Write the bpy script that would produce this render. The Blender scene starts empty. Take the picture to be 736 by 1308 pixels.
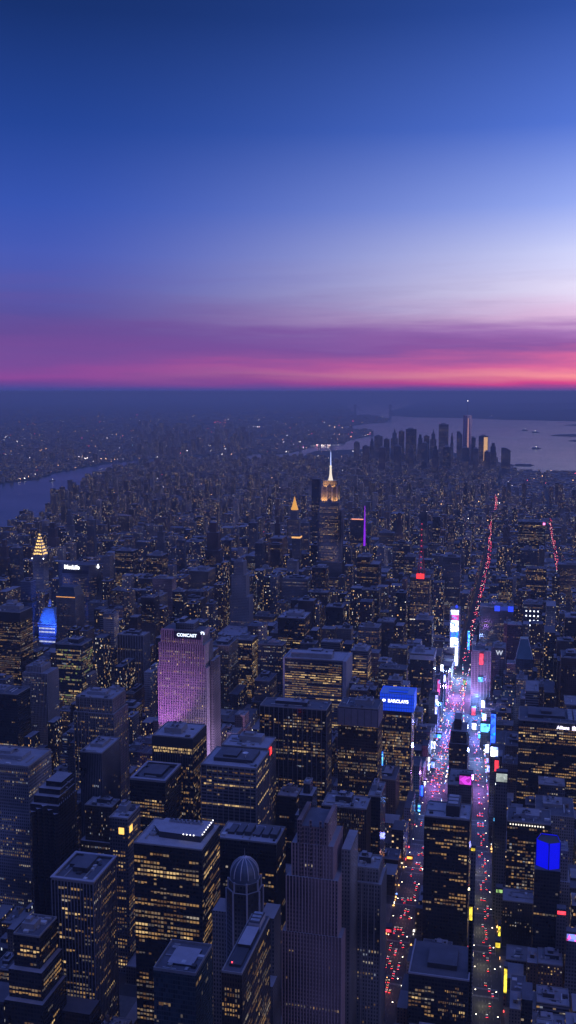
import bpy, bmesh, math, random
from mathutils import Vector, Matrix
R = math.radians
rnd = random.Random(7)
sc = bpy.context.scene
col = sc.collection

# ------------------------------------------------------------------ camera
F, CX, CY, HZ, CAMZ = 1272.0, 368.0, 654.0, 500.0, 600.0
PITCH = math.atan((CY - HZ) / F)
YAW = R(13.5)
cam = bpy.data.cameras.new('camera')
camo = bpy.data.objects.new('camera', cam)
col.objects.link(camo)
cam.sensor_fit = 'VERTICAL'
cam.sensor_height = 36
cam.lens = 36 * F / 1308
cam.clip_start, cam.clip_end = 5, 400000
camo.location = (0, 0, CAMZ)
camo.rotation_euler = (math.pi / 2 - PITCH, 0, YAW)
sc.camera = camo

# ------------------------------------------------------------------ exposure
sc.view_settings.view_transform = 'Standard'
sc.view_settings.look = 'None'
sc.view_settings.exposure = 0.0
sc.view_settings.gamma = 1
sc.view_settings.use_curve_mapping = False
sc.cycles.max_bounces = 6
sc.cycles.diffuse_bounces = 2
sc.cycles.glossy_bounces = 2
sc.cycles.volume_bounces = 0
sc.cycles.use_denoising = True

def lin(r, g, b):
    f = lambda c: (c / 255 / 12.92) if c / 255 <= 0.04045 else ((c / 255 + 0.055) / 1.055) ** 2.4
    return (f(r), f(g), f(b), 1)

# ------------------------------------------------------------------ world: dusk sky
w = bpy.data.worlds.new('World')
sc.world = w
w.use_nodes = True
nt = w.node_tree
nt.nodes.clear()
def N(t, kind, **kw):
    n = t.nodes.new(kind)
    for k, v in kw.items():
        setattr(n, k, v)
    return n
def mth(t, op, a, b=None, c=None, clamp=False):
    n = N(t, 'ShaderNodeMath', operation=op)
    n.use_clamp = clamp
    for i, v in enumerate((a, b, c)):
        if v is None: continue
        if isinstance(v, (int, float)): n.inputs[i].default_value = v
        else: t.links.new(v, n.inputs[i])
    return n.outputs[0]
def ramp(t, fac, stops, interp='EASE'):
    n = N(t, 'ShaderNodeValToRGB')
    cr = n.color_ramp
    cr.interpolation = interp
    while len(cr.elements) < len(stops): cr.elements.new(0.5)
    for e, (p, c) in zip(cr.elements, stops):
        e.position = p
        e.color = c
    t.links.new(fac, n.inputs[0])
    return n.outputs[0]
def mixc(t, fac, a, b, mode='MIX'):
    n = N(t, 'ShaderNodeMix', data_type='RGBA', blend_type=mode)
    if isinstance(fac, (int, float)): n.inputs[0].default_value = fac
    else: t.links.new(fac, n.inputs[0])
    for i, v in ((6, a), (7, b)):
        if isinstance(v, tuple): n.inputs[i].default_value = v
        else: t.links.new(v, n.inputs[i])
    return n.outputs[2]
tc = N(nt, 'ShaderNodeTexCoord')
sep = N(nt, 'ShaderNodeSeparateXYZ')
nt.links.new(tc.outputs['Generated'], sep.inputs[0])
el = mth(nt, 'MULTIPLY', mth(nt, 'ARCSINE', sep.outputs[2]), 180 / math.pi)
az = mth(nt, 'MULTIPLY', mth(nt, 'ADD', mth(nt, 'ARCTAN2', sep.outputs[0], sep.outputs[1]), YAW), 180 / math.pi)   # 0 = view axis, + = west
# thin cloud streaks: noise stretched along the horizon shifts the height at which the colours change
cmb = N(nt, 'ShaderNodeCombineXYZ')
nt.links.new(mth(nt, 'MULTIPLY', az, 0.05), cmb.inputs[0])
nt.links.new(mth(nt, 'ADD', mth(nt, 'MULTIPLY', el, 0.62), mth(nt, 'MULTIPLY', az, 0.010)), cmb.inputs[1])
nz = N(nt, 'ShaderNodeTexNoise')
nz.inputs['Scale'].default_value = 1.0
nz.inputs['Detail'].default_value = 7
nz.inputs['Roughness'].default_value = 0.55
nt.links.new(cmb.outputs[0], nz.inputs['Vector'])
nzc = mth(nt, 'SUBTRACT', nz.outputs[0], 0.5)
band = mth(nt, 'MULTIPLY', mth(nt, 'MULTIPLY', mth(nt, 'SUBTRACT', 9.0, el), 1 / 9.0, clamp=True), mth(nt, 'MULTIPLY', el, 0.7, clamp=True))
el2 = mth(nt, 'ADD', el, mth(nt, 'MULTIPLY', mth(nt, 'MULTIPLY', nzc, band), 5.0))
f = mth(nt, 'MULTIPLY', el2, 1 / 30.0, clamp=True)
def st(*l): return [(e / 30.0, lin(*c)) for e, c in l]
left = ramp(nt, f, st((0, (66, 74, 152)), (0.15, (76, 74, 152)), (0.6, (116, 70, 150)), (1.1, (142, 74, 154)), (1.7, (122, 76, 154)), (3.2, (102, 76, 152)), (4.3, (90, 80, 158)), (5.6, (82, 88, 172)), (7.5, (70, 90, 182)),
                      (10, (54, 84, 178)), (14, (34, 68, 152)), (19.5, (20, 48, 112)), (30, (10, 26, 66))), 'LINEAR')
right = ramp(nt, f, st((0, (84, 78, 156)), (0.10, (112, 74, 152)), (0.36, (226, 72, 142)), (0.85, (255, 152, 158)), (1.4, (230, 108, 160)), (2.4, (150, 92, 166)), (3.2, (172, 120, 188)), (4.0, (226, 190, 226)),
                       (5.4, (230, 222, 250)), (7.5, (208, 212, 252)), (10, (152, 172, 244)), (14, (84, 118, 214)), (19.5, (46, 80, 166)), (30, (20, 42, 98))), 'LINEAR')
a1 = mth(nt, 'MULTIPLY', mth(nt, 'ADD', az, 14.5), 1 / 30.5, clamp=True)
a1 = mth(nt, 'POWER', a1, 1.75)
# beyond the frame the glow falls off again towards the north
back = mth(nt, 'MULTIPLY', mth(nt, 'SUBTRACT', 150.0, mth(nt, 'ABSOLUTE', mth(nt, 'SUBTRACT', az, 35.0))), 1 / 70.0, clamp=True)
skyc = mixc(nt, mth(nt, 'MULTIPLY', a1, back), left, right)
cmb2 = N(nt, 'ShaderNodeCombineXYZ')
nt.links.new(mth(nt, 'MULTIPLY', az, 0.11), cmb2.inputs[0])
nt.links.new(mth(nt, 'ADD', mth(nt, 'MULTIPLY', el, 1.5), mth(nt, 'MULTIPLY', az, -0.03)), cmb2.inputs[1])
nz2 = N(nt, 'ShaderNodeTexNoise')
nz2.inputs['Scale'].default_value = 1.0
nz2.inputs['Detail'].default_value = 9
nz2.inputs['Roughness'].default_value = 0.62
nz2.inputs['Distortion'].default_value = 0.4
nt.links.new(cmb2.outputs[0], nz2.inputs['Vector'])
wisp = mth(nt, 'MULTIPLY', mth(nt, 'MULTIPLY', mth(nt, 'SUBTRACT', nz2.outputs[0], 0.46), 3.4, clamp=True), mth(nt, 'MULTIPLY', mth(nt, 'SUBTRACT', 8.0, el), 0.2, clamp=True))
wisp = mth(nt, 'MULTIPLY', wisp, mth(nt, 'MULTIPLY', mth(nt, 'SUBTRACT', el, 0.5), 0.8, clamp=True))
skyc = mixc(nt, mth(nt, 'MULTIPLY', wisp, 0.42), skyc, lin(112, 82, 158))
north = mth(nt, 'SUBTRACT', 1.0, mth(nt, 'MULTIPLY', mth(nt, 'MULTIPLY', mth(nt, 'SUBTRACT', mth(nt, 'ABSOLUTE', az), 45.0), 1 / 50.0, clamp=True), 0.55))
sc_ = N(nt, 'ShaderNodeVectorMath', operation='SCALE')
nt.links.new(skyc, sc_.inputs[0])
nt.links.new(north, sc_.inputs[3])
skyc = sc_.outputs[0]
# unseen vault overhead, brightened blue beyond the seen sky to light the city
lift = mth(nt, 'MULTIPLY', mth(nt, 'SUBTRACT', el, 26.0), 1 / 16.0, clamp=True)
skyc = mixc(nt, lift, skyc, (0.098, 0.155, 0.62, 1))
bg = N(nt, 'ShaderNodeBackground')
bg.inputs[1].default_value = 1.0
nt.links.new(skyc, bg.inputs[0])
nis = N(nt, 'ShaderNodeTexSky', sky_type='NISHITA')
nis.sun_disc = False
nis.sun_elevation = R(1.0)
nis.sun_rotation = R(60)
bg2 = N(nt, 'ShaderNodeBackground')
bg2.inputs[1].default_value = 0.004
nt.links.new(nis.outputs[0], bg2.inputs[0])
addn = N(nt, 'ShaderNodeAddShader')
nt.links.new(bg.outputs[0], addn.inputs[0])
nt.links.new(bg2.outputs[0], addn.inputs[1])
wo = N(nt, 'ShaderNodeOutputWorld')
nt.links.new(addn.outputs[0], wo.inputs[0])

# the last western afterglow
sun = bpy.data.lights.new('sun', 'SUN')
sun.energy = 0.32
sun.angle = R(50)
sun.color = (0.74, 0.64, 1.0)
suno = bpy.data.objects.new('sun', sun)
col.objects.link(suno)
d = Vector((-1.0, 0.35, -0.22))
suno.rotation_euler = d.to_track_quat('-Z', 'Y').to_euler()

# ------------------------------------------------------------------ placement helpers
fw = (-math.sin(YAW) * math.cos(PITCH), math.cos(YAW) * math.cos(PITCH), -math.sin(PITCH))
rt = (math.cos(YAW), math.sin(YAW), 0.0)
up = (-math.sin(YAW) * math.sin(PITCH), math.cos(YAW) * math.sin(PITCH), math.cos(PITCH))
def at(px, py, z=0.0):
    a, b = (px - CX) / F, (CY - py) / F
    dd = [fw[i] + a * rt[i] + b * up[i] for i in range(3)]
    t = (z - CAMZ) / dd[2]
    return dd[0] * t, dd[1] * t
def proj(x, y, z):
    v = (x, y, z - CAMZ)
    c = sum(v[i] * fw[i] for i in range(3))
    return CX + F * sum(v[i] * rt[i] for i in range(3)) / c, CY - F * sum(v[i] * up[i] for i in range(3)) / c
def x_at(px, Y, z):
    lo, hi = -0.9 * Y, 0.5 * Y
    for _ in range(40):
        m = (lo + hi) / 2
        if proj(m, Y, z)[0] < px: lo = m
        else: hi = m
    return (lo + hi) / 2
def z_at(px, py, Y):
    a, b = (px - CX) / F, (CY - py) / F
    dd = [fw[i] + a * rt[i] + b * up[i] for i in range(3)]
    t = Y / dd[1]
    return dd[0] * t, CAMZ + dd[2] * t

# ------------------------------------------------------------------ object helpers
def kind(o, k='structure'):
    o['kind'] = k
    return o
def thing(name, label, cat, loc, group=None, rz=0):
    o = bpy.data.objects.new(name, None)
    col.objects.link(o)
    o.empty_display_size = 5
    o.location = loc
    o.rotation_euler = (0, 0, rz)
    o['label'] = label
    o['category'] = cat
    if group: o['group'] = group
    return o
def tag(o, label, cat, group=None):
    o['label'] = label
    o['category'] = cat
    if group: o['group'] = group
    return o

class MB:
    def __init__(s):
        s.v, s.f, s.uv, s.m = [], [], [], []
    def quad(s, pts, uvs=None, m=0):
        i = len(s.v)
        s.v += pts
        s.f.append(tuple(range(i, i + len(pts))))
        s.uv += uvs if uvs else [(p[0], p[1]) for p in pts]
        s.m.append(m)
    def box(s, x0, x1, y0, y1, z0, z1, m=0, mt=None, uo=0.0, bottom=False):
        if mt is None: mt = m
        s.quad([(x0, y0, z0), (x1, y0, z0), (x1, y0, z1), (x0, y0, z1)], [(uo, z0), (uo + x1 - x0, z0), (uo + x1 - x0, z1), (uo, z1)], m)
        s.quad([(x1, y0, z0), (x1, y1, z0), (x1, y1, z1), (x1, y0, z1)], [(uo + 300, z0), (uo + 300 + y1 - y0, z0), (uo + 300 + y1 - y0, z1), (uo + 300, z1)], m)
        s.quad([(x1, y1, z0), (x0, y1, z0), (x0, y1, z1), (x1, y1, z1)], [(uo + 600, z0), (uo + 600 + x1 - x0, z0), (uo + 600 + x1 - x0, z1), (uo + 600, z1)], m)
        s.quad([(x0, y1, z0), (x0, y0, z0), (x0, y0, z1), (x0, y1, z1)], [(uo + 900, z0), (uo + 900 + y1 - y0, z0), (uo + 900 + y1 - y0, z1), (uo + 900, z1)], m)
        s.quad([(x0, y0, z1), (x1, y0, z1), (x1, y1, z1), (x0, y1, z1)], [(x0, y0), (x1, y0), (x1, y1), (x0, y1)], mt)
        if bottom:
            s.quad([(x0, y1, z0), (x1, y1, z0), (x1, y0, z0), (x0, y0, z0)], None, mt)
    def prism(s, pts, z0, z1, m=0, mt=None, pts1=None, cap=True):
        # pts counter-clockwise seen from above; pts1 = top outline
        if mt is None: mt = m
        pts1 = pts1 or pts
        n = len(pts)
        u = 0
        for i in range(n):
            a, b = pts[i], pts[(i + 1) % n]
            c, e = pts1[(i + 1) % n], pts1[i]
            L = math.hypot(b[0] - a[0], b[1] - a[1])
            s.quad([(a[0], a[1], z0), (b[0], b[1], z0), (c[0], c[1], z1), (e[0], e[1], z1)], [(u, z0), (u + L, z0), (u + L, z1), (u, z1)], m)
            u += L + 30
        if cap: s.quad([(p[0], p[1], z1) for p in pts1], None, mt)
    def lathe(s, cx, cy, prof, n=16, m=0, ph=0.0):
        for (r0, z0), (r1, z1) in zip(prof, prof[1:]):
            for k in range(n):
                a0, a1 = ph + 2 * math.pi * k / n, ph + 2 * math.pi * (k + 1) / n
                p = lambda r, a, z: (cx + r * math.cos(a), cy + r * math.sin(a), z)
                q = [p(r0, a0, z0), p(r0, a1, z0)]
                q += [p(r1, a1, z1), p(r1, a0, z1)] if r1 > 1e-4 else [(cx, cy, z1)]
                s.quad(q, [(r0 * a0, z0), (r0 * a1, z0), (r0 * a1, z1), (r0 * a0, z1)][:len(q)], m)
    def tube(s, p0, p1, r, n=6, m=0, r1=None):
        p0, p1 = Vector(p0), Vector(p1)
        r1 = r if r1 is None else r1
        dd = (p1 - p0).normalized()
        a = dd.orthogonal().normalized()
        b = dd.cross(a)
        ring = lambda c, rr: [tuple(c + a * math.cos(2 * math.pi * k / n) * rr + b * math.sin(2 * math.pi * k / n) * rr) for k in range(n)]
        A, B = ring(p0, r), ring(p1, r1)
        for k in range(n):
            s.quad([A[k], A[(k + 1) % n], B[(k + 1) % n], B[k]], None, m)
        s.quad(B, None, m)
        s.quad(A[::-1], None, m)
    def build(s, name, mats, parent=None, smooth=False):
        if not isinstance(mats, (list, tuple)): mats = [mats]
        o3 = Vector(parent.matrix_basis.translation) if parent is not None else Vector((0, 0, 0))
        pp = parent
        while pp is not None and pp.parent is not None:
            pp = pp.parent
            o3 = o3 + Vector(pp.matrix_basis.translation)
        me = bpy.data.meshes.new(name)
        me.from_pydata([(x - o3.x, y - o3.y, z - o3.z) for x, y, z in s.v], [], s.f)
        uvl = me.uv_layers.new(name='UVMap')
        flat = [c for uv in s.uv for c in uv]
        uvl.data.foreach_set('uv', flat)
        for m in mats: me.materials.append(m)
        me.polygons.foreach_set('material_index', s.m)
        if smooth: me.polygons.foreach_set('use_smooth', [True] * len(s.f))
        me.update()
        o = bpy.data.objects.new(name, me)
        col.objects.link(o)
        if parent is not None: o.parent = parent
        return o

# ------------------------------------------------------------------ materials
MC = {}
def mat_plain(name, c, rough=0.8, metal=0.0, noise=0.25, ns=0.15):
    if name in MC: return MC[name]
    m = bpy.data.materials.new(name)
    m.use_nodes = True
    t = m.node_tree
    b = t.nodes['Principled BSDF']
    b.inputs['Roughness'].default_value = rough
    b.inputs['Metallic'].default_value = metal
    if noise:
        g = N(t, 'ShaderNodeNewGeometry')
        n = N(t, 'ShaderNodeTexNoise')
        n.inputs['Scale'].default_value = ns
        n.inputs['Detail'].default_value = 4
        t.links.new(g.outputs['Position'], n.inputs['Vector'])
        k = mth(t, 'ADD', mth(t, 'MULTIPLY', n.outputs[0], 2 * noise), 1 - noise)
        v = N(t, 'ShaderNodeVectorMath', operation='SCALE')
        v.inputs[0].default_value = c[:3]
        t.links.new(k, v.inputs[3])
        t.links.new(v.outputs[0], b.inputs['Base Color'])
    else:
        b.inputs['Base Color'].default_value = (*c[:3], 1)
    MC[name] = m
    return m
def mat_emit(name, c, s, sample=False, base=(0.02, 0.02, 0.02)):
    if name in MC: return MC[name]
    m = bpy.data.materials.new(name)
    m.use_nodes = True
    b = m.node_tree.nodes['Principled BSDF']
    b.inputs['Base Color'].default_value = (*base, 1)
    b.inputs['Emission Color'].default_value = (*c[:3], 1)
    b.inputs['Emission Strength'].default_value = s
    m.cycles.emission_sampling = 'AUTO' if sample else 'NONE'
    MC[name] = m
    return m
def mat_facade(name, wall, glass, bay=3.0, floor=3.8, ww=0.6, wh=0.6, lit=0.0, rough=0.12, litc=None, strength=1.0, pier=0.0):
    """wall with a grid of glazed openings; u,v of the UV map are metres"""
    if name in MC: return MC[name]
    m = bpy.data.materials.new(name)
    m.use_nodes = True
    t = m.node_tree
    b = t.nodes['Principled BSDF']
    uv = N(t, 'ShaderNodeUVMap')
    sp = N(t, 'ShaderNodeSeparateXYZ')
    t.links.new(uv.outputs[0], sp.inputs[0])
    u = mth(t, 'DIVIDE', sp.outputs[0], bay)
    v = mth(t, 'DIVIDE', sp.outputs[1], floor)
    def inside(x, wd):
        fr = mth(t, 'FRACT', x)
        return mth(t, 'LESS_THAN', mth(t, 'ABSOLUTE', mth(t, 'SUBTRACT', fr, 0.5)), wd / 2)
    msk = mth(t, 'MULTIPLY', inside(u, ww), inside(v, wh))
    cell = N(t, 'ShaderNodeCombineXYZ')
    t.links.new(mth(t, 'FLOOR', u), cell.inputs[0])
    t.links.new(mth(t, 'FLOOR', v), cell.inputs[1])
    wn = N(t, 'ShaderNodeTexWhiteNoise', noise_dimensions='2D')
    t.links.new(cell.outputs[0], wn.inputs['Vector'])
    # each pane slightly different, walls streaked
    gl = N(t, 'ShaderNodeVectorMath', operation='SCALE')
    gl.inputs[0].default_value = glass
    t.links.new(mth(t, 'ADD', mth(t, 'MULTIPLY', wn.outputs[0], 1.1), 0.45), gl.inputs[3])
    g = N(t, 'ShaderNodeNewGeometry')
    n = N(t, 'ShaderNodeTexNoise')
    n.inputs['Scale'].default_value = 0.05
    n.inputs['Detail'].default_value = 5
    t.links.new(g.outputs['Position'], n.inputs['Vector'])
    wl = N(t, 'ShaderNodeVectorMath', operation='SCALE')
    wl.inputs[0].default_value = wall
    n3 = N(t, 'ShaderNodeTexNoise')
    n3.inputs['Scale'].default_value = 0.014
    n3.inputs['Detail'].default_value = 1
    t.links.new(g.outputs['Position'], n3.inputs['Vector'])
    t.links.new(mth(t, 'MULTIPLY', mth(t, 'ADD', mth(t, 'MULTIPLY', n.outputs[0], 0.7), 0.65), mth(t, 'ADD', mth(t, 'MULTIPLY', mth(t, 'SUBTRACT', n3.outputs[0], 0.5), 2.4), 0.54, clamp=False)), wl.inputs[3])
    # roofs (faces pointing up) never carry windows
    sn = N(t, 'ShaderNodeSeparateXYZ')
    t.links.new(g.outputs['Normal'], sn.inputs[0])
    side = mth(t, 'LESS_THAN', mth(t, 'ABSOLUTE', sn.outputs[2]), 0.5)
    msk = mth(t, 'MULTIPLY', msk, side)
    base = mixc(t, msk, wl.outputs[0], gl.outputs[0])
    t.links.new(base, b.inputs['Base Color'])
    t.links.new(mth(t, 'SUBTRACT', 0.8, mth(t, 'MULTIPLY', msk, 0.8 - rough)), b.inputs['Roughness'])
    if lit > 0:
        n2 = N(t, 'ShaderNodeTexNoise', noise_dimensions='2D')
        n2.inputs['Scale'].default_value = 0.13
        n2.inputs['Detail'].default_value = 1
        t.links.new(cell.outputs[0], n2.inputs['Vector'])
        th = mth(t, 'SUBTRACT', 1 - lit * 0.2, mth(t, 'MULTIPLY', mth(t, 'POWER', n2.outputs[0], 3.0), lit * 6.5))
        on = mth(t, 'MULTIPLY', mth(t, 'GREATER_THAN', wn.outputs[0], th), msk)
        sp2 = N(t, 'ShaderNodeSeparateColor')
        t.links.new(wn.outputs[1], sp2.inputs[0])
        cr = ramp(t, sp2.outputs[1], litc or [(0.0, (1, 0.50, 0.16, 1)), (0.5, (1, 0.66, 0.32, 1)), (0.85, (1, 0.85, 0.62, 1)), (1.0, (0.75, 0.85, 1, 1))], 'LINEAR')
        t.links.new(cr, b.inputs['Emission Color'])
        st_ = mth(t, 'MULTIPLY', on, mth(t, 'MULTIPLY', mth(t, 'ADD', mth(t, 'POWER', sp2.outputs[2], 3.0), 0.18), strength))
        t.links.new(st_, b.inputs['Emission Strength'])
    m.cycles.emission_sampling = 'NONE'
    MC[name] = m
    return m

WIN = [mat_emit('lit_amber_dim', (1, 0.52, 0.22), 0.10), mat_emit('lit_amber', (1, 0.55, 0.20), 0.34), mat_emit('lit_warm', (1, 0.66, 0.36), 0.20),
       mat_emit('lit_warm_bright', (1, 0.66, 0.28), 0.75), mat_emit('lit_white', (1, 0.84, 0.66), 0.34), mat_emit('lit_cool', (0.72, 0.80, 1), 0.25),
       mat_emit('lit_green', (0.75, 0.9, 0.32), 0.24), mat_emit('lit_dim_white', (0.9, 0.75, 0.65), 0.09)]
WEIGHTS = {'amber': [7, 5, 4, 1.5, .5, 0, 0, 3], 'warm': [6, 3, 5, .7, 1.5, .3, 0, 5], 'white': [2, .6, 3, .3, 3, 2.5, 0, 7], 'green': [1, 1, 3, .6, 1, .5, 5, 2], 'dim': [5, .6, 2, .2, .6, .3, 0, 6], 'cool': [2, .5, 2, .2, 3, 5, 0, 4]}
roofm = mat_plain('roof_membrane', (0.31, 0.30, 0.32), 0.85, noise=0.45, ns=0.06)
roofd = mat_plain('roof_gravel_dark', (0.13, 0.13, 0.15), 0.9, noise=0.4, ns=0.08)
metal = mat_plain('galvanised_metal', (0.38, 0.40, 0.44), 0.45, 0.5, 0.2, 0.4)
darkm = mat_plain('dark_metal', (0.06, 0.06, 0.07), 0.5, 0.3)
conc = mat_plain('concrete', (0.30, 0.29, 0.29), 0.85)
stone_w = mat_plain('white_roof_paint', (0.6, 0.6, 0.6), .7)
wood = mat_plain('tank_wood', (0.16, 0.11, 0.08), 0.9)

# wall palettes: wall, glass, bay, floor, window width, window height
STY = {
 'black':   ((0.030, 0.030, 0.034), (0.020, 0.024, 0.034), 3.0, 3.9, 0.78, 0.55),
 'curtain': ((0.060, 0.065, 0.080), (0.030, 0.040, 0.060), 1.6, 3.9, 0.80, 0.70),
 'bronze':  ((0.085, 0.062, 0.050), (0.030, 0.026, 0.028), 1.9, 3.8, 0.55, 0.62),
 'stone':   ((0.300, 0.275, 0.265), (0.035, 0.040, 0.055), 2.6, 3.7, 0.46, 0.56),
 'pale':    ((0.420, 0.400, 0.410), (0.040, 0.048, 0.065), 2.4, 3.7, 0.50, 0.55),
 'white':   ((0.620, 0.600, 0.600), (0.045, 0.050, 0.065), 2.4, 3.7, 0.42, 0.55),
 'grey':    ((0.190, 0.190, 0.210), (0.030, 0.036, 0.052), 2.8, 3.8, 0.60, 0.55),
 'brick':   ((0.175, 0.105, 0.085), (0.030, 0.032, 0.042), 3.0, 3.4, 0.40, 0.52),
 'tan':     ((0.255, 0.200, 0.150), (0.032, 0.034, 0.044), 2.8, 3.4, 0.42, 0.52),
 'pink':    ((0.520, 0.350, 0.330), (0.040, 0.036, 0.050), 2.7, 3.6, 0.42, 0.60),
 'stripe':  ((0.270, 0.270, 0.300), (0.025, 0.028, 0.040), 2.2, 3.9, 0.55, 1.01),
 'band':    ((0.220, 0.220, 0.240), (0.028, 0.034, 0.050), 3.0, 3.8, 1.01, 0.50),
 'teal':    ((0.070, 0.110, 0.120), (0.035, 0.060, 0.075), 2.0, 3.9, 0.85, 0.75),
}
def fmat(style, lit=0.0):
    wl, gl, bay, fl, ww, wh = STY[style]
    return mat_facade('facade_' + style + ('_lit%g' % lit if lit else ''), wl, gl, bay, fl, ww, wh, lit, strength=1.25)

# ------------------------------------------------------------------ lit windows
unit = {}
def unit_window(mi):
    if mi not in unit:
        me = bpy.data.meshes.new('window')
        me.from_pydata([(0, 0, 0), (1, 0, 0), (1, 0, 1), (0, 0, 1)], [], [(0, 1, 2, 3)])
        me.materials.append(WIN[mi])
        unit[mi] = me
    return unit[mi]
def lit_windows(root, faces, style, lit, pal, nind, rg, rows=None, run=0.45, skip=2, top=1):
    """faces: (x, y, angle, width, z0, z1, weight).  Lit rooms as panes on the wall; the largest are parts of their own, the rest one part"""
    wl, gl, bay, fl, ww, wh = STY[style]
    pww = min(ww, 0.92)
    pwh = min(wh, 0.7)
    rec = []
    for (x, y, ang, W, z0, z1, wt) in faces:
        nb = int(W / bay)
        ks = range(int(math.ceil(z0 / fl)), int(z1 / fl) - top)
        zone, zl = 1, 0
        for k in ks:
            if k < skip: continue
            if zl <= 0: zone, zl = rg.choice([.15, .5, .9, 1.2, 1.9]), rg.randint(3, 11)
            zl -= 1
            p = zone * lit * rg.choice([0.05, 0.15, 0.3, 0.45, 0.7, 1.1, 1.8])
            if rg.random() < .035: p = .8
            if rows and k in rows: p = 0.93
            p = min(p, 0.96)
            i = 0
            hot = rg.random() * nb
            while i < nb:
                if rg.random() < p * (1.5 if abs(i - hot) < nb * 0.22 else 0.75):
                    j = i + 1
                    while j < nb and rg.random() < (run if not (rows and k in rows) else 0.85) and j - i < 8: j += 1
                    m0 = rg.choices(range(8), WEIGHTS[pal])[0]
                    hotrow = bool(rows and k in rows)
                    if hotrow: m0 = rg.choice([1, 3, 3, 2])
                    h = fl * pwh
                    for q in range(i, j):
                        mi = m0 if rg.random() < .65 else rg.choice([0, 7, 2, m0])
                        if hotrow and mi in (0, 7): mi = 2
                        hh = h * rg.choice([1, 1, 1, .8, .6])
                        rec.append((bay * h * wt, x, y, ang, q * bay + bay * (1 - pww) / 2, bay * pww, k * fl + fl * (0.5 + pwh / 2) - hh, hh, mi))
                    i = j
                else: i += 1
    rec.sort(key=lambda r: -r[0] * rg.uniform(0.9, 1.1))
    bx, by, bz = root.location
    mb = MB()
    for n, (_, x, y, ang, u0, wd, zz, h, mi) in enumerate(rec):
        c, s = math.cos(ang), math.sin(ang)
        ox, oy = x + c * u0 + s * 0.14, y + s * u0 - c * 0.14
        if n < nind:
            o = bpy.data.objects.new('window', unit_window(mi))
            col.objects.link(o)
            o.parent = root
            o.location = (ox - bx, oy - by, zz - bz)
            o.rotation_euler = (0, 0, ang)
            o.scale = (wd, 1, h)
        else:
            mb.quad([(ox, oy, zz), (ox + c * wd, oy + s * wd, zz), (ox + c * wd, oy + s * wd, zz + h), (ox, oy, zz + h)], None, mi)
    if mb.f:
        o = mb.build('window_rows', WIN, root)
        kind(o, 'stuff')

def box_faces(x0, x1, y0, y1, z0, z1):
    # front (towards the camera), right, left
    return [(x0, y0, 0, x1 - x0, z0, z1, 1.0), (x1, y0, math.pi / 2, y1 - y0, z0, z1, 0.5 if x1 < 0 else 0.1),
            (x0, y1, -math.pi / 2, y1 - y0, z0, z1, 0.1 if x0 < 0 else 0.5)]

FOOT = []          # occupied footprints (x0, x1, y0, y1)

def roof_stuff(root, x0, x1, y0, y1, z, rg, par=1.6, mroof=None, mpar=None, dens=1.0, pent=True):
    """parapet and membrane, a penthouse with fans, ducts"""
    mroof = mroof or roofm
    mpar = mpar or conc
    t = 0.7
    mb = MB()
    mb.box(x0 + t, x1 - t, y0 + t, y1 - t, z + 0.01, z + 0.35, 0)
    for a in ((x0, x1, y0, y0 + t), (x0, x1, y1 - t, y1), (x0, x0 + t, y0 + t, y1 - t), (x1 - t, x1, y0 + t, y1 - t)):
        mb.box(a[0], a[1], a[2], a[3], z, z + par, 1)
    rf = mb.build('roof', [mroof, mpar], root)
    W, D = x1 - x0, y1 - y0
    if pent and min(W, D) > 12:
        m2 = MB()
        pw, pd = W * rg.uniform(.35, .6), D * rg.uniform(.35, .6)
        px, py = x0 + (W - pw) * rg.uniform(.25, .75), y0 + (D - pd) * rg.uniform(.35, .75)
        ph = rg.uniform(4, 8)
        m2.box(px, px + pw, py, py + pd, z + 0.3, z + ph, 0, 1)
        if rg.random() < .6: m2.box(px + pw * .2, px + pw * .6, py + pd * .2, py + pd * .7, z + ph, z + ph + 3, 0, 1)
        pe = m2.build('penthouse', [rg.choice([conc, metal, darkm]), roofm], root)
        for k in range(rg.randint(2, 5)):
            m3 = MB()
            cw = min(2.2, pw * .12)
            cx, cy = px + pw * rg.uniform(.1, .9), py + pd * rg.uniform(.1, .9)
            m3.box(cx - cw, cx + cw, cy - cw, cy + cw, z + ph + .0, z + ph + 1.6, 0)
            m3.lathe(cx, cy, [(cw * .8, z + ph + 1.6), (cw * .8, z + ph + 2.4), (0, z + ph + 2.4)], 10, 1)
            m3.build('cooling_unit', [metal, darkm], pe)
    for k in range(int(rg.randint(5, 11) * dens)):
        cx, cy = rg.uniform(x0 + 3, x1 - 3), rg.uniform(y0 + 3, y1 - 3)
        m3 = MB()
        a, b = rg.uniform(1, 3), rg.uniform(1, 2.4)
        m3.box(max(cx - a, x0 + 1), min(cx + a, x1 - 1), max(cy - b, y0 + 1), min(cy + b, y1 - 1), z + .3, z + rg.uniform(1.2, 3), 0)
        m3.build('roof_vent', [rg.choice([metal, conc, darkm, stone_w])], rf)
    if min(W, D) > 18:
        for k in range(rg.randint(2, 4)):
            m3 = MB()
            if rg.random() < .5:
                yy = rg.uniform(y0 + 3, y1 - 3); a = rg.uniform(x0 + 2, x0 + W * .4)
                m3.box(a, a + W * rg.uniform(.3, .5), yy, yy + .9, z + .5, z + 1.5)
            else:
                xx = rg.uniform(x0 + 3, x1 - 4); a = rg.uniform(y0 + 2, y0 + D * .4)
                m3.box(xx, xx + .9, a, a + D * rg.uniform(.3, .5), z + .5, z + 1.5)
            m3.build('roof_duct', [rg.choice([metal, conc, stone_w])], rf)
    return rf

def foot_of(xl, xr, yt, z, depth):
    _, Y = at((xl + xr) / 2, yt, z)
    return x_at(xl, Y, z), x_at(xr, Y, z), Y, Y + depth

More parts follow.
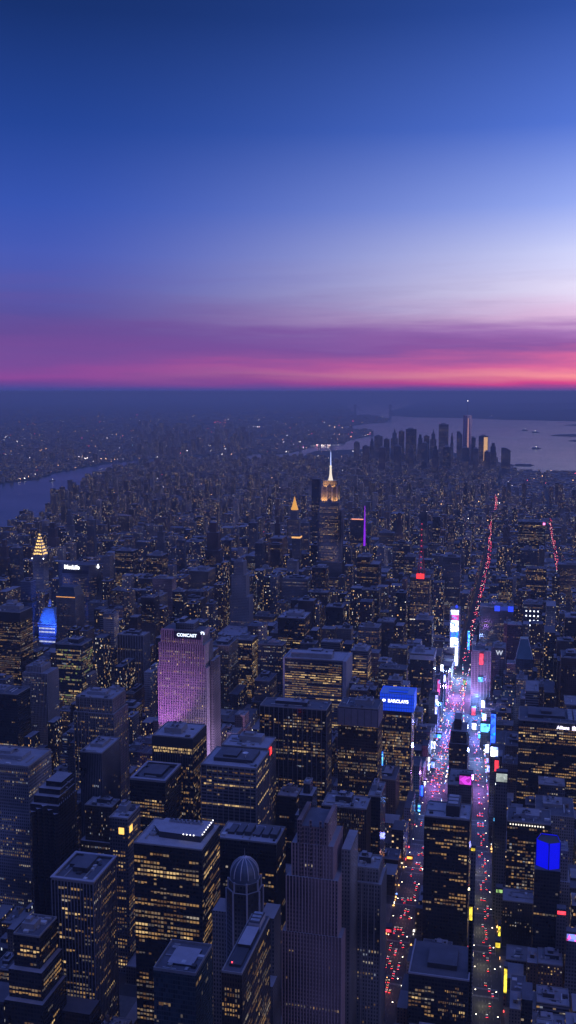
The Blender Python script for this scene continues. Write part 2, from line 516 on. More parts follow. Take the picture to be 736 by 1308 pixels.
def tower(label, xl, xr, yt, z, depth, style='grey', lit=0.3, pal='warm', rows=None, run=0.45, tiers=None, piers=0, roof=True, name='office_tower', cat='tower',
          nind=100, band=None, seed=None, plinth=True, mroof=None, pent=True, group=None, par=1.6, pier_m=None, skip=2):
    """xl, xr, yt: where the front roof edge is seen; z roof height; tiers [(fx0,fx1,fy0,fy1,fz0,fz1)] as fractions of the footprint and height"""
    rg = random.Random(seed if seed is not None else int(xl * 7 + yt * 3))
    X0, X1, Y0, Y1 = foot_of(xl, xr, yt, z, depth)
    bay = STY[style][2]
    FOOT.append((X0, X1, Y0, Y1, label))
    root = thing(name, label, cat, ((X0 + X1) / 2, (Y0 + Y1) / 2, 0), group)
    tiers = tiers or [(0, 1, 0, 1, 0, 1)]
    mb = MB()
    faces = []
    W, D = X1 - X0, Y1 - Y0
    fm = fmat(style)
    uo = rg.randint(0, 50) * 1000 * bay
    for i, (a, b, c, e, g, h) in enumerate(tiers):
        x0, x1, y0, y1, z0, z1 = X0 + a * W, X0 + b * W, Y0 + c * D, Y0 + e * D, g * z, h * z
        mb.box(x0, x1, y0, y1, z0, z1, 0, 1, uo)
        faces += box_faces(x0, x1, y0, y1, z0, z1)
    mb.build('walls', [fm, roofm], root)
    if piers:
        m2 = MB()
        for i, (a, b, c, e, g, h) in enumerate(tiers):
            x0, x1, y0, y1, z0, z1 = X0 + a * W, X0 + b * W, Y0 + c * D, Y0 + e * D, g * z, h * z
            n = max(1, int((x1 - x0) / (bay * piers)))
            for k in range(n + 1):
                xx = x0 + (x1 - x0) * k / n
                m2.box(xx - .35, xx + .35, y0 - .55, y0 - .003, z0, z1 + .02)
            n = max(1, int((y1 - y0) / (bay * piers)))
            for k in range(n + 1):
                yy = y0 + (y1 - y0) * k / n
                if X1 < 0: m2.box(x1 + .003, x1 + .55, yy - .35, yy + .35, z0, z1 + .02)
                m2.box(x0 - .55, x0 - .003, yy - .35, yy + .35, z0, z1 + .02)
        m2.build('pier', pier_m or mat_plain('pier_' + style, STY[style][0], .7), root)['kind'] = 'stuff'
    if band:
        for (z0, z1, mm) in band:
            m2 = MB()
            m2.box(X0 - .7, X1 + .7, Y0 - .7, Y1 + .7, z0 * z, z1 * z, 0, bottom=True)
            m2.build('mechanical_band', mm, root)
    lit_windows(root, faces, style, lit, pal, nind, rg, rows, run, skip)
    if roof:
        a, b, c, e, g, h = max(tiers, key=lambda q: q[5])
        roof_stuff(root, X0 + a * W, X0 + b * W, Y0 + c * D, Y0 + e * D, h * z, rg, pent=pent, mroof=mroof, par=par)
    root['dims'] = [X0, X1, Y0, Y1]
    del root['dims']
    return root, (X0, X1, Y0, Y1, z)

def writing(name, body, parent, x, y, z, size, m, ang=0, ext=0.15, bold=False):
    cu = bpy.data.curves.new('t', 'FONT')
    cu.body = body
    cu.size = size
    cu.align_x = 'CENTER'
    cu.align_y = 'CENTER'
    cu.extrude = ext
    if bold: cu.offset = size * 0.025
    o = bpy.data.objects.new('t', cu)
    col.objects.link(o)
    dg = bpy.context.evaluated_depsgraph_get()
    me = bpy.data.meshes.new_from_object(o.evaluated_get(dg))
    bpy.data.objects.remove(o)
    me.materials.clear()
    me.materials.append(m)
    t = bpy.data.objects.new(name, me)
    col.objects.link(t)
    t.location = (x, y, z)
    if parent is not None:
        t.location = Vector((x, y, z)) - Vector(parent.matrix_basis.translation)
        t.parent = parent
    t.rotation_euler = (math.pi / 2, 0, ang)
    return t

# ================================================================== SETTING
AX = -122.0                                   # centre line of the left (straight) avenue
B0, B1 = (-22.0, 900.0), (-90.0, 1900.0)      # centre line of the right (slanting) avenue
def bx_at(Y): return B0[0] + (B1[0] - B0[0]) * (Y - B0[1]) / (B1[1] - B0[1])
AVES = [AX - 1000, AX - 830, AX - 690, AX - 560, AX - 275, AX, AX + 235, AX + 510, AX + 790]
BROAD = 2150.0

def poly_px(l): return [at(x, y, 3.0) for x, y in l]
def inside_poly(p, poly):
    x, y = p
    c = False
    j = len(poly) - 1
    for i in range(len(poly)):
        xi, yi = poly[i]; xj, yj = poly[j]
        if (yi > y) != (yj > y) and x < (xj - xi) * (y - yi) / (yj - yi) + xi: c = not c
        j = i
    return c
def slab(name, poly, z0, z1, m):
    bm = bmesh.new()
    vs = [bm.verts.new((x, y, z1)) for x, y in poly]
    fc = bm.faces.new(vs)
    r = bmesh.ops.extrude_face_region(bm, geom=[fc])
    for v in r['geom']:
        if isinstance(v, bmesh.types.BMVert): v.co.z = z0
    bmesh.ops.triangulate(bm, faces=bm.faces[:])
    bmesh.ops.recalc_face_normals(bm, faces=bm.faces[:])
    me = bpy.data.meshes.new(name)
    bm.to_mesh(me)
    bm.free()
    me.materials.append(m)
    o = bpy.data.objects.new(name, me)
    col.objects.link(o)
    return kind(o)

wm = bpy.data.materials.new('harbour_water')
wm.use_nodes = True
t = wm.node_tree
b = t.nodes['Principled BSDF']
b.inputs['Base Color'].default_value = (0.02, 0.03, 0.05, 1)
b.inputs['Roughness'].default_value = 0.28
b.inputs['IOR'].default_value = 1.33
g = N(t, 'ShaderNodeNewGeometry')
n = N(t, 'ShaderNodeTexNoise')
n.inputs['Scale'].default_value = 0.02
n.inputs['Detail'].default_value = 8
t.links.new(g.outputs['Position'], n.inputs['Vector'])
bp = N(t, 'ShaderNodeBump')
bp.inputs['Strength'].default_value = 0.12
bp.inputs['Distance'].default_value = 3.0
t.links.new(n.outputs[0], bp.inputs['Height'])
t.links.new(bp.outputs[0], b.inputs['Normal'])
n2 = N(t, 'ShaderNodeTexNoise')
n2.inputs['Scale'].default_value = 0.0012
n2.inputs['Detail'].default_value = 5
t.links.new(g.outputs['Position'], n2.inputs['Vector'])
t.links.new(mth(t, 'ADD', mth(t, 'MULTIPLY', n2.outputs[0], 0.2), 0.08), b.inputs['Roughness'])
L = 130000
mb = MB()
nseg = 12
for i in range(nseg):
    for j in range(nseg):
        xa, xb = -L + 2 * L * i / nseg, -L + 2 * L * (i + 1) / nseg
        ya, yb = -3000 + (L + 3000) * j / nseg, -3000 + (L + 3000) * (j + 1) / nseg
        mb.quad([(xa, ya, 0), (xb, ya, 0), (xb, yb, 0), (xa, yb, 0)])
kind(mb.build('water', wm))

landm = mat_plain('city_ground', (0.055, 0.055, 0.058), 0.9, noise=0.5, ns=0.01)
farland = mat_plain('far_ground', (0.05, 0.06, 0.05), 0.95, noise=0.6, ns=0.002)
asph = mat_plain('asphalt', (0.05, 0.05, 0.052), 0.7, noise=0.35, ns=0.2)
pavem = mat_plain('pavement_concrete', (0.16, 0.155, 0.15), 0.85, noise=0.3, ns=0.25)
paint = mat_plain('road_paint', (0.30, 0.30, 0.28), 0.7, noise=0.1)

near_shore = [(-60, 735), (20, 694), (55, 662), (75, 641), (90, 630), (112, 616), (155, 601), (210, 592), (300, 588), (385, 584), (402, 576), (455, 574), (500, 572), (560, 574), (640, 591), (654, 596),
              (663, 603), (700, 604), (740, 605), (820, 606)]
MAN = poly_px(near_shore) + [(1700, 3000), (1300, -400), (-1600, -400), (-1750, 1500)]
slab('ground', MAN, -2, 3.0, landm)
BRK = poly_px([(-300, 640), (-60, 628), (0, 617), (45, 612), (70, 604), (95, 599), (150, 590), (190, 586), (280, 581), (368, 579), (388, 574), (400, 570), (440, 566), (446, 562), (478, 556), (476, 549), (433, 546), (470, 541), (493, 540),
               (499, 535), (483, 531), (455, 530), (446, 522), (440, 510), (-400, 510), (-900, 560)])
slab('brooklyn_shore', BRK, -2, 3.0, farland)
NJ = poly_px([(500, 531), (533, 533), (593, 534), (643, 536), (688, 537), (736, 538), (1000, 545), (1000, 512), (540, 512), (500, 525)])
slab('far_shore', NJ, -2, 3.0, farland)
for k, (a, b2, yy, th) in enumerate([(704, 760, 556, 1.6), (726, 790, 563, 1.6), (722, 770, 543, 1.0)]):
    pts = [(a, yy), (a + 12, yy + th * .6), ((a + b2) / 2, yy + th), (b2, yy + th * .5), (b2, yy - th * .5), ((a + b2) / 2, yy - th * .9), (a + 10, yy - th * .7)]
    slab('harbour_island', poly_px(pts), -2, 5.0, farland)
# low wooded hills beyond the bay
mb = MB()
rg = random.Random(3)
def ridge(px0, px1, py, hmax, rows, seed):
    rg = random.Random(seed)
    ncol = 60
    ph = [rg.uniform(0, 6.28) for _ in range(5)]
    grid = []
    for j in range(rows):
        fj = j / (rows - 1)
        row = []
        for i in range(ncol):
            fi = i / (ncol - 1)
            x, y = at(px0 + (px1 - px0) * fi, py - 6 * fj * (py - HZ) / 32, 3)
            h = hmax * math.sin(math.pi * fj) * (math.sin(math.pi * fi) ** .5 if 0 < fi < 1 else 0) * (0.65 + .2 * math.sin(fi * 9 + ph[0] + fj) + .12 * math.sin(fi * 23 + ph[1]) + .05 * math.sin(fi * 51 + ph[2]))
            row.append((x, y, 2.5 + max(0, h)))
        grid.append(row)
    m = MB()
    for j in range(rows - 1):
        for i in range(ncol - 1):
            m.quad([grid[j][i], grid[j][i + 1], grid[j + 1][i + 1], grid[j + 1][i]])
    kind(m.build('hills', farland))
ridge(505, 1000, 530, 130, 9, 3)
ridge(600, 1000, 520, 170, 9, 5)

# avenues and cross streets: asphalt sheets, raised blocks of pavement, painted lines
YN, YF = 560, 3650
def blocks():
    """(x0, x1, y0, y1) of every city block between the avenues, the slanting avenue cuts through them"""
    out = []
    Y = YN
    rows = []
    while Y < YF:
        rows.append((Y, Y + 62))
        Y += 80
    xs = sorted(AVES)
    for (y0, y1) in rows:
        for a, b2 in zip(xs, xs[1:]):
            x0, x1 = a + 15, b2 - 15
            ym = (y0 + y1) / 2
            if ym < BROAD:
                bx = bx_at(ym)
                if a < bx < b2:
                    if bx - 17 - x0 > 8: out.append((x0, bx - 17, y0, y1, 'l'))
                    if x1 - bx - 17 > 8: out.append((bx + 17, x1, y0, y1, 'r'))
                    continue
            out.append((x0, x1, y0, y1, ''))
    return out
BL = blocks()
mb = MB()
mb.quad([(-1400, YN - 60, 3.02), (900, YN - 60, 3.02), (900, YF, 3.02), (-1400, YF, 3.02)])
kind(mb.build('road', asph))
mb = MB()
for (x0, x1, y0, y1, s) in BL:
    if s:      # the edge along the slanting avenue follows it
        sl = (B1[0] - B0[0]) / (B1[1] - B0[1])
        dy = (y1 - y0) / 2
        if s == 'l': pts = [(x0, y0), (x1 - sl * dy, y0), (x1 + sl * dy, y1), (x0, y1)]
        else: pts = [(x0 - sl * dy, y0), (x1, y0), (x1, y1), (x0 + sl * dy, y1)]
        mb.prism(pts, 3.0, 3.17)
    else: mb.box(x0, x1, y0, y1, 3.0, 3.17)
kind(mb.build('pavement', pavem))
mb = MB()
for Y in range(620, 2300, 9):
    if (Y - YN) % 80 > 60: continue
    for off in (-6.6, -3.3, 0, 3.3, 6.6):
        x = AX + off
        mb.quad([(x - .12, Y, 3.03), (x + .12, Y, 3.03), (x + .12, Y + 4, 3.03), (x - .12, Y + 4, 3.03)])
        if Y < BROAD:
            x = bx_at(Y) + off
            mb.quad([(x - .12, Y, 3.03), (x + .12, Y, 3.03), (x - .15, Y + 4, 3.03), (x - .4, Y + 4, 3.03)])
Y = YN
while Y < 2300:
    for ys in (Y + 63, Y + 76):
        for k in range(-9, 10):
            for xc in ((AX, bx_at(ys)) if ys < BROAD else (AX,)):
                x = xc + k * 1.3
                mb.quad([(x - .35, ys, 3.034), (x + .35, ys, 3.034), (x + .35, ys + 3, 3.034), (x - .35, ys + 3, 3.034)])
    Y += 80
kind(mb.build('road_marking', paint))

# ---- the air
hz = MB()
hz.box(-160000, 160000, -6000, 160000, -3.0, 612.0, bottom=True)
hm = bpy.data.materials.new('haze')
hm.use_nodes = True
t = hm.node_tree
for n_ in list(t.nodes):
    if n_.type == 'BSDF_PRINCIPLED': t.nodes.remove(n_)
pv = N(t, 'ShaderNodeVolumePrincipled')
pv.inputs['Color'].default_value = (0.76, 0.86, 1.0, 1)
pv.inputs['Anisotropy'].default_value = 0.15
pv.inputs['Density'].default_value = 6.0e-5
out = [n_ for n_ in t.nodes if n_.type == 'OUTPUT_MATERIAL'][0]
t.links.new(pv.outputs[0], out.inputs['Volume'])
hzo = hz.build('haze', hm)
bm = bmesh.new(); bm.from_mesh(hzo.data); bmesh.ops.remove_doubles(bm, verts=bm.verts, dist=0.01); bmesh.ops.recalc_face_normals(bm, faces=bm.faces); bm.to_mesh(hzo.data); bm.free()
kind(hzo, 'stuff')

# ================================================================== TOWERS SEEN IN THE PHOTO
louvre = mat_plain('dark_louvres', (0.035, 0.035, 0.04), 0.6)
stone_light = mat_plain('light_stone', (0.42, 0.40, 0.42), 0.7)
lavm = mat_plain('pale_panels', (0.40, 0.39, 0.43), 0.6)
white_sign = mat_emit('sign_white', (0.85, 0.88, 1.0), 3.0)
T = tower

def sub(name, mats, root, fn):
    m = MB(); fn(m)
    return m.build(name, mats, root)

# ---- nearest row
r, f = T('dark stepped office tower with bright yellow lit floors, at the lower left corner', 3, 52, 1205, 140, 44, 'black', .5, 'amber', run=.8, piers=0,
  tiers=[(0, 1, 0, 1, 0, .62), (.05, .92, .12, 1, .62, .8), (.12, .8, .25, 1, .8, 1)], mroof=roofd)
r, f = T('black glass tower with pale outlined roof and thin fins, left of the big black slab', 66, 119, 1127, 168, 50, 'black', .42, 'warm', run=.7, piers=1, pent=False, par=2.2,
  pier_m=mat_plain('pale_fins', (0.20, 0.21, 0.25), .5), mroof=roofd)
X0, X1, Y0, Y1, Z = f
def _(m):
    for (a, b_, c, e) in ((0, 1, 0, .06), (0, 1, .94, 1), (0, .06, .06, .94), (.94, 1, .06, .94)):
        m.box(X0 - 1 + a * (X1 - X0 + 2), X0 - 1 + b_ * (X1 - X0 + 2), Y0 - 1 + c * (Y1 - Y0 + 2), Y0 - 1 + e * (Y1 - Y0 + 2), Z + 2.22, Z + 3.2, 0, bottom=True)
sub('roof_rim', lavm, r, _)
sub('penthouse', [darkm, roofd], r, lambda m: (m.box(X0 + 12, X1 - 14, Y0 + 18, Y1 - 6, Z + .4, Z + 5, 0, 1), m.box(X0 + 5, X0 + 14, Y0 + 26, Y1 - 8, Z + .4, Z + 3.4, 0, 1)))
sub('annex', [fmat('black'), roofd], r, lambda m: m.box(X0 - 6, X1 + 4, Y0 - 22, Y0 - .7, 3, 60, 0, 1))

r, f = T('big black slab tower with rows of yellow windows and a wide pale flat roof', 171, 258, 1082, 205, 52, 'black', .62, 'amber', run=.75, rows=(45, 46, 31), pent=False, mroof=stone_light, par=1.2, skip=1)
X0, X1, Y0, Y1, Z = f
BIGSLAB = f
def _(m):
    m.prism([(X0 + 18, Y0 + 16), (X1 - 6, Y0 + 14), (X1 - 4, Y1 - 6), (X0 + 14, Y1 - 8), (X0 + 10, Y0 + 26)], Z + .4, Z + 6, 0, 1)
pe = sub('penthouse', [darkm, lavm], r, _)
for k in range(7):
    sub('roof_lamp', mat_emit('rooftop_lamp', (.95, .93, 1), 3), pe, lambda m: m.lathe(X1 - 5, Y0 + 17 + k * 5, [(0, Z + 6), (.55, Z + 6.4), (.55, Z + 7), (0, Z + 7.4)], 8))
for k in range(4):
    sub('roof_lamp', MC['rooftop_lamp'], pe, lambda m: m.lathe(X1 - 12 - k * 3.2, Y0 + 13.4, [(0, Z + 6), (.55, Z + 6.4), (.55, Z + 7), (0, Z + 7.4)], 8))
for k in range(8):
    sub('cooling_unit', [metal, darkm], pe, lambda m: (m.box(X0 + 20 + k * 4, X0 + 23 + k * 4, Y1 - 16, Y1 - 12, Z + 6, Z + 8.2, 0), m.lathe(X0 + 21.5 + k * 4, Y1 - 14, [(1.2, Z + 8.2), (1.2, Z + 9), (0, Z + 9)], 8, 1)))

# pale glazed tower at the bottom, beside the long roofed slab
r, f = T('bluish glass tower with hollow roof rim, at the bottom left of the long-roofed tower', 196, 250, 1243, 150, 42, 'teal', .06, 'dim', pent=False, mroof=roofd, par=2.5, name='glass_tower')
X0, X1, Y0, Y1, Z = f
sub('penthouse', [darkm, lavm], r, lambda m: m.box(X0 + 8, X1 - 6, Y0 + 10, Y1 - 8, Z + .4, Z + 2, 0, 1))
# long roofed slab
r, f = T('narrow tower with a long pale roof and warm lit side, before the domed tower', 283, 309, 1244, 200, 78, 'bronze', .45, 'warm', run=.7, pent=False, mroof=roofd, name='slab_tower')
X0, X1, Y0, Y1, Z = f
pe = sub('penthouse', [darkm, lavm], r, lambda m: (m.box(X0 + 3, X1 - 3, Y0 + 8, Y0 + 30, Z + .4, Z + 2.4, 0, 0), m.box(X0 + 2.5, X1 - 2.5, Y0 + 31, Y0 + 56, Z + .4, Z + 4, 0, 1), m.box(X0 + 3, X1 - 3, Y0 + 58, Y1 - 3, Z + .4, Z + 5.5, 1, 0)))
for k in range(3):
    sub('cooling_unit', [metal, darkm], pe, lambda m: (m.box(X0 + 4, X1 - 4, Y0 + 60 + k * 5, Y0 + 63 + k * 5, Z + 5.5, Z + 6.6, 0),))
sub('roof_lamp', mat_emit('red_beacon', (1, .05, .08), 4), pe, lambda m: m.lathe(X0 + 5, Y0 + 9, [(0, Z + 2.4), (.5, Z + 2.8), (.5, Z + 3.3), (0, Z + 3.6)], 8))

# ---- domed octagonal tower
xd, Yd = x_at(312.5, 770, 210), 770.0
FOOT.append((xd - 26, xd + 30, 745, 800, 'domed'))
r = thing('domed_tower', 'stone tower with an octagonal shaft and a ribbed dome, left of the pink stepped tower', 'tower', (xd, Yd, 0))
def octo(R0, cx, cy): return [(cx + R0 * math.cos(R(22.5 + 45 * k)), cy + R0 * math.sin(R(22.5 + 45 * k))) for k in range(8)]
zt = z_at(312, 1128, Yd - 10)[1]
ztip = z_at(312, 1092, Yd)[1]
def _(m):
    m.prism(octo(15.5, xd, Yd), 0, zt - 8, 0, 1)
    m.prism(octo(13.8, xd, Yd), zt - 8, zt - .5, 0, 1)
sub('shaft', [fmat('grey'), roofm], r, _)
def _(m):
    m.box(xd - 27, xd - 14.6, Yd - 6, Yd + 16, 0, z_at(288, 1160, Yd)[1], 0, 1)
    m.box(xd + 14.6, xd + 27, Yd - 6, Yd + 18, 0, z_at(345, 1168, Yd)[1] , 0, 1)
    m.box(xd + 16, xd + 30, Yd - 22, Yd - 6.2, 0, z_at(345, 1240, Yd)[1], 0, 1)
sub('wing', [fmat('stone'), roofm], r, _)
def _(m):
    for k in range(8):
        a = R(22.5 + 45 * k)
        for rr, z0, z1 in ((15.7, 0, zt - 8), (14.0, zt - 8, zt + 1)):
            px_, py_ = xd + rr * math.cos(a), Yd + rr * math.sin(a)
            m.box(px_ - .6, px_ + .6, py_ - .6, py_ + .6, z0, z1, 0)
sub('corner_pier', lavm, r, _)
dome_prof = [(12.2, zt - .5), (12.2, zt + 3)]
for k in range(9):
    a = R(90 * k / 8)
    dome_prof.append((12.0 * math.cos(a) if k < 8 else 0.001, zt + 3 + (ztip - zt - 5) * math.sin(a)))
dm = sub('dome', mat_plain('slate_blue_metal', (0.10, 0.13, 0.18), .45, .3), r, lambda m: m.lathe(xd, Yd, dome_prof, 24))
def _(m):
    for k in range(12):
        a = 2 * math.pi * k / 12
        pr = [(xd + (p[0] + .35) * math.cos(a), Yd + (p[0] + .35) * math.sin(a), p[1]) for p in dome_prof[1:]]
        for p, q in zip(pr, pr[1:]): m.tube(p, q, .38, 5)
sub('dome_rib', mat_plain('pale_rib', (0.55, 0.55, 0.6), .5), dm, _)
sub('finial', metal, r, lambda m: m.tube((xd, Yd, ztip - 2), (xd, Yd, ztip + 6), .4, 6, 0, .1))

# ---- pink granite stepped tower
r, f = T('pink stone tower with stepped shoulders and notched crown, right of the domed tower', 366, 432, 1080, 212, 46, 'pink', .015, 'dim', roof=False, piers=1, name='stepped_tower', nind=60,
  tiers=[(-.08, 1.08, -.02, 1, 0, .62), (0, 1, 0, 1, .62, .86), (.10, .90, .04, .96, .86, 1.0)], pier_m=mat_plain('pink_pier', (.54, .38, .37), .7))
X0, X1, Y0, Y1, Z = f
W, D = X1 - X0, Y1 - Y0
def _(m):
    z2 = z_at(400, 1052, Y0)[1]
    m.box(X0 + .22 * W, X0 + .78 * W, Y0 + .06 * D, Y0 + .9 * D, Z, z2 - 4, 0, 1)
    for k in range(2):
        a = X0 + (.2 if k == 0 else .72) * W
        m.box(a, a + .08 * W, Y0 + .04 * D, Y0 + .92 * D, Z + .02, z2 + 1, 0, 0)
    for k in range(3):
        m.box(X0 + (.25 + .19 * k) * W, X0 + (.29 + .19 * k) * W, Y0 + .02 * D, Y0 + .06 * D - .01, Z - 30, z2 + 2, 0, 0)
    for q in (.1, .62):
        m.lathe(X0 + (q + .14) * W, Y0 + .3 * D, [(.06 * W, Z), (.06 * W, Z + 6), (0, Z + 8)], 12, 0)
cr_ = sub('crown', [fmat('pink'), roofd], r, _)
sub('fan_housing', [darkm, metal], cr_, lambda m: (m.lathe(X0 + .38 * W, Y0 + .45 * D, [(5, Z), (5, Z + 14), (0, Z + 14)], 14), m.lathe(X0 + .6 * W, Y0 + .45 * D, [(5, Z), (5, Z + 14), (0, Z + 14)], 14)))
sub('side_wing', [fmat('stone'), roofm], r, lambda m: m.box(X1 + .02, X1 + 8, Y0 + D * .35, Y1 + 10, 0, Z - 8, 0, 1))

# slender stuff behind
r, f = T('low black slab with a wide pale flat roof full of ducts, behind the domed tower', 277, 353, 1075, 148, 40, 'black', .07, 'warm', pent=False, mroof=lavm)
X0, X1, Y0, Y1, Z = f
sub('penthouse', [darkm, roofd], r, lambda m: [m.box(X0 + 8 + k * 9, X0 + 15 + k * 9, Y0 + 12, Y1 - 8, Z + .4, Z + 3 + (k % 3), 0, 1) for k in range(6)])
r, f = T('slim bluish tower with a narrow stepped top, behind the pink stepped tower', 382, 399, 1004, 200, 24, 'curtain', .05, 'white', tiers=[(-.3, 1.3, 0, 1, 0, .84), (0, 1, 0, 1, .84, .95), (.25, .75, .2, .8, .95, 1)])
r, f = T('pale residential slab with rooftop machinery, beside the left avenue near the bottom', 446, 487, 1112, 168, 34, 'stone', .07, 'white', piers=2, name='apartment_tower', tiers=[(0, 1, 0, 1, 0, .93), (.1, .9, .1, .9, .93, 1)])
r, f = T('brown grid-faced office block with rows of small dim windows, below the blue crowned tower', 411, 468, 1032, 150, 34, 'bronze', .4, 'dim', piers=1)
X0, X1, Y0, Y1, Z = f
r, f = T('dark narrow slab attached beside the brown grid-faced block', 470, 486, 1018, 152, 42, 'black', .06, 'warm')
r, f = T('office block with two bright yellow lit bands and roof dish, above the low black slab', 257, 327, 980, 190, 56, 'band', .3, 'amber', rows=(44, 38), run=.6, piers=2, mroof=lavm, pent=False)
X0, X1, Y0, Y1, Z = f
def _(m):
    m.box(X0 + 10, X1 - 8, Y0 + 14, Y1 - 8, Z + .4, Z + 4.5, 0, 1)
    m.box(X0 + 20, X0 + 36, Y0 + 18, Y1 - 16, Z + 4.5, Z + 7, 0, 1)
pe = sub('penthouse', [darkm, roofd], r, _)
sub('roof_dish', mat_plain('white_paint', (.7, .7, .72), .5), pe, lambda m: m.lathe(X1 - 18, Y0 + 22, [(.4, Z + 4.5), (.4, Z + 7), (3.2, Z + 9.5), (3.4, Z + 9.7), (0, Z + 8.4)], 14))
r, f = T('flat block with a glowing red sign at its corner, behind the yellow banded block', 283, 342, 955, 182, 40, 'grey', .25, 'amber', mroof=lavm, nind=60)
X0, X1, Y0, Y1, Z = f
s_ = thing('rooftop_sign', 'glowing red rounded sign at the roof corner of the flat block', 'sign', (X1 + 1, Y0 + 6, Z - 8))
def _(m):
    m.box(X1 + .6, X1 + 1.6, Y0 + 4, Y0 + 13, Z - 9, Z - 1, 0, bottom=True)
sub('face', mat_emit('sign_red', (1, .03, .03), 2.6, True), s_, _)
sub('sign_frame', darkm, s_, lambda m: m.box(X1 + .58, X1 + 1.7, Y0 + 3.4, Y0 + 3.98, Z - 9.6, Z - .4, 0))
r, f = T('narrow tower with two glowing yellow openings at its top, left of the big black slab', 140, 163, 1046, 170, 34, 'grey', .4, 'amber', run=.6, mroof=lavm, tiers=[(0, 1, 0, 1, 0, 1)])
X0, X1, Y0, Y1, Z = f
for (a, b_) in ((.50, .8),):
    sub('lit_opening', mat_emit('lit_opening', (1, .55, .12), 1.7), r, lambda m: m.quad([(X0 + a * (X1 - X0), Y0 - .25, Z - 16), (X0 + b_ * (X1 - X0), Y0 - .25, Z - 16), (X0 + b_ * (X1 - X0), Y0 - .25, Z - 9), (X0 + a * (X1 - X0), Y0 - .25, Z - 9)]))
sub('lit_opening', MC['lit_opening'], r, lambda m: m.quad([(X1 + .25, Y0 + 4, Z - 16), (X1 + .25, Y0 + 12, Z - 16), (X1 + .25, Y0 + 12, Z - 9), (X1 + .25, Y0 + 4, Z - 9)]))
r, f = T('dark block with pale framed flat roof, behind the narrow tower with yellow openings', 166, 211, 998, 150, 56, 'black', .22, 'warm', pent=False, mroof=roofd, par=2)
X0, X1, Y0, Y1, Z = f
def _(m):
    for (a, b_, c, e) in ((0, 1, 0, .07), (0, 1, .93, 1), (0, .07, .07, .93), (.93, 1, .07, .93)):
        m.box(X0 + a * (X1 - X0), X0 + b_ * (X1 - X0), Y0 + c * (Y1 - Y0), Y0 + e * (Y1 - Y0), Z + 2.02, Z + 2.6, 0)
sub('roof_rim', lavm, r, _)
sub('penthouse', [louvre, roofd], r, lambda m: m.box(X0 + 12, X1 - 10, Y0 + 14, Y1 - 12, Z + .4, Z + 4, 0, 1))
T('plain pale grey slab with fine vertical lines, left of the dark framed-roof block', 102, 130, 962, 164, 56, 'stripe', .03, 'dim', mroof=lavm)
# dark faceted tower
r, f = T('dark faceted tower with angular folded top, beside the pale office at the left edge', 38, 74, 1006, 190, 44, 'black', .05, 'dim', roof=False, name='faceted_tower',
  tiers=[(0, 1, 0, 1, 0, .9), (.06, .94, .1, 1, .9, .94), (.14, .9, .25, 1, .94, .97), (.3, .86, .4, 1, .97, 1)])
X0, X1, Y0, Y1, Z = f
def _(m):
    W = X1 - X0
    for k in range(5):
        a = X0 + W * (.1 + .2 * k)
        m.prism([(a - 3.4, Y0 - .02), (a, Y0 - 3.6), (a + 3.4, Y0 - .02)], 0, Z * (.86 + .02 * (2 - abs(k - 2))), 0, 1)
    for k in range(8):
        m.box(X1 + .02, X1 + .8, Y0 + 4 + k * 4.6, Y0 + 5 + k * 4.6, 40, Z * .9 - k * 0 + 3)
sub('folded_bay', [fmat('black'), lavm], r, _)
sub('roof_rim', lavm, r, lambda m: [m.box(X0 + W_ * 1.0, X1 - 1, Y0 + 6 + W_ * 6, Y0 + 7 + W_ * 6, Z * .9 + W_ * 3.5, Z * .9 + W_ * 3.5 + .8, 0) for W_ in range(5)])
T('wide pale office block covered in small white lit windows, at the left edge', -40, 36, 977, 190, 55, 'pale', .42, 'white', run=.4, piers=0, mroof=roofm)
T('office tower with louvred crown and bright yellow upper floors, below the purple lit slab', 195, 246, 942, 180, 52, 'curtain', .5, 'amber', rows=(42, 41), run=.5, mroof=lavm, piers=2, band=[(.93, .995, louvre)])
T('grey purple office tower with a columned crown and dense small windows, left of centre', 94, 145, 893, 190, 48, 'stone', .42, 'warm', run=.3, piers=2, tiers=[(0, 1, 0, 1, 0, .9), (.04, .96, .05, .95, .9, 1)])
T('wide black grid tower with pale vertical piers and scattered lit windows, in the middle', 332, 417, 905, 205, 34, 'black', .38, 'warm', run=.5, piers=2, pier_m=mat_plain('grey_pier', (.16, .155, .17), .6), mroof=roofd)
r, f = T('office tower with blank panelled crown over yellow windows, left of the blue crowned tower', 432, 483, 905, 200, 40, 'bronze', .62, 'warm', run=.55, mroof=roofd)
X0, X1, Y0, Y1, Z = f
r2 = r
pn = sub('crown_panel', mat_plain('lavender_panels', (.24, .22, .26), .6), r, lambda m: m.box(X0 - .8, X1 + .8, Y0 - .8, Y1 + .8, Z - 23, Z - 1, 0, bottom=True))
sub('panel_joint', darkm, pn, lambda m: [m.box(X0 + k * (X1 - X0) / 6 - .25, X0 + k * (X1 - X0) / 6 + .25, Y0 - 1.0, Y0 - .803, Z - 22.5, Z - 1.5, 0) for k in range(7)])
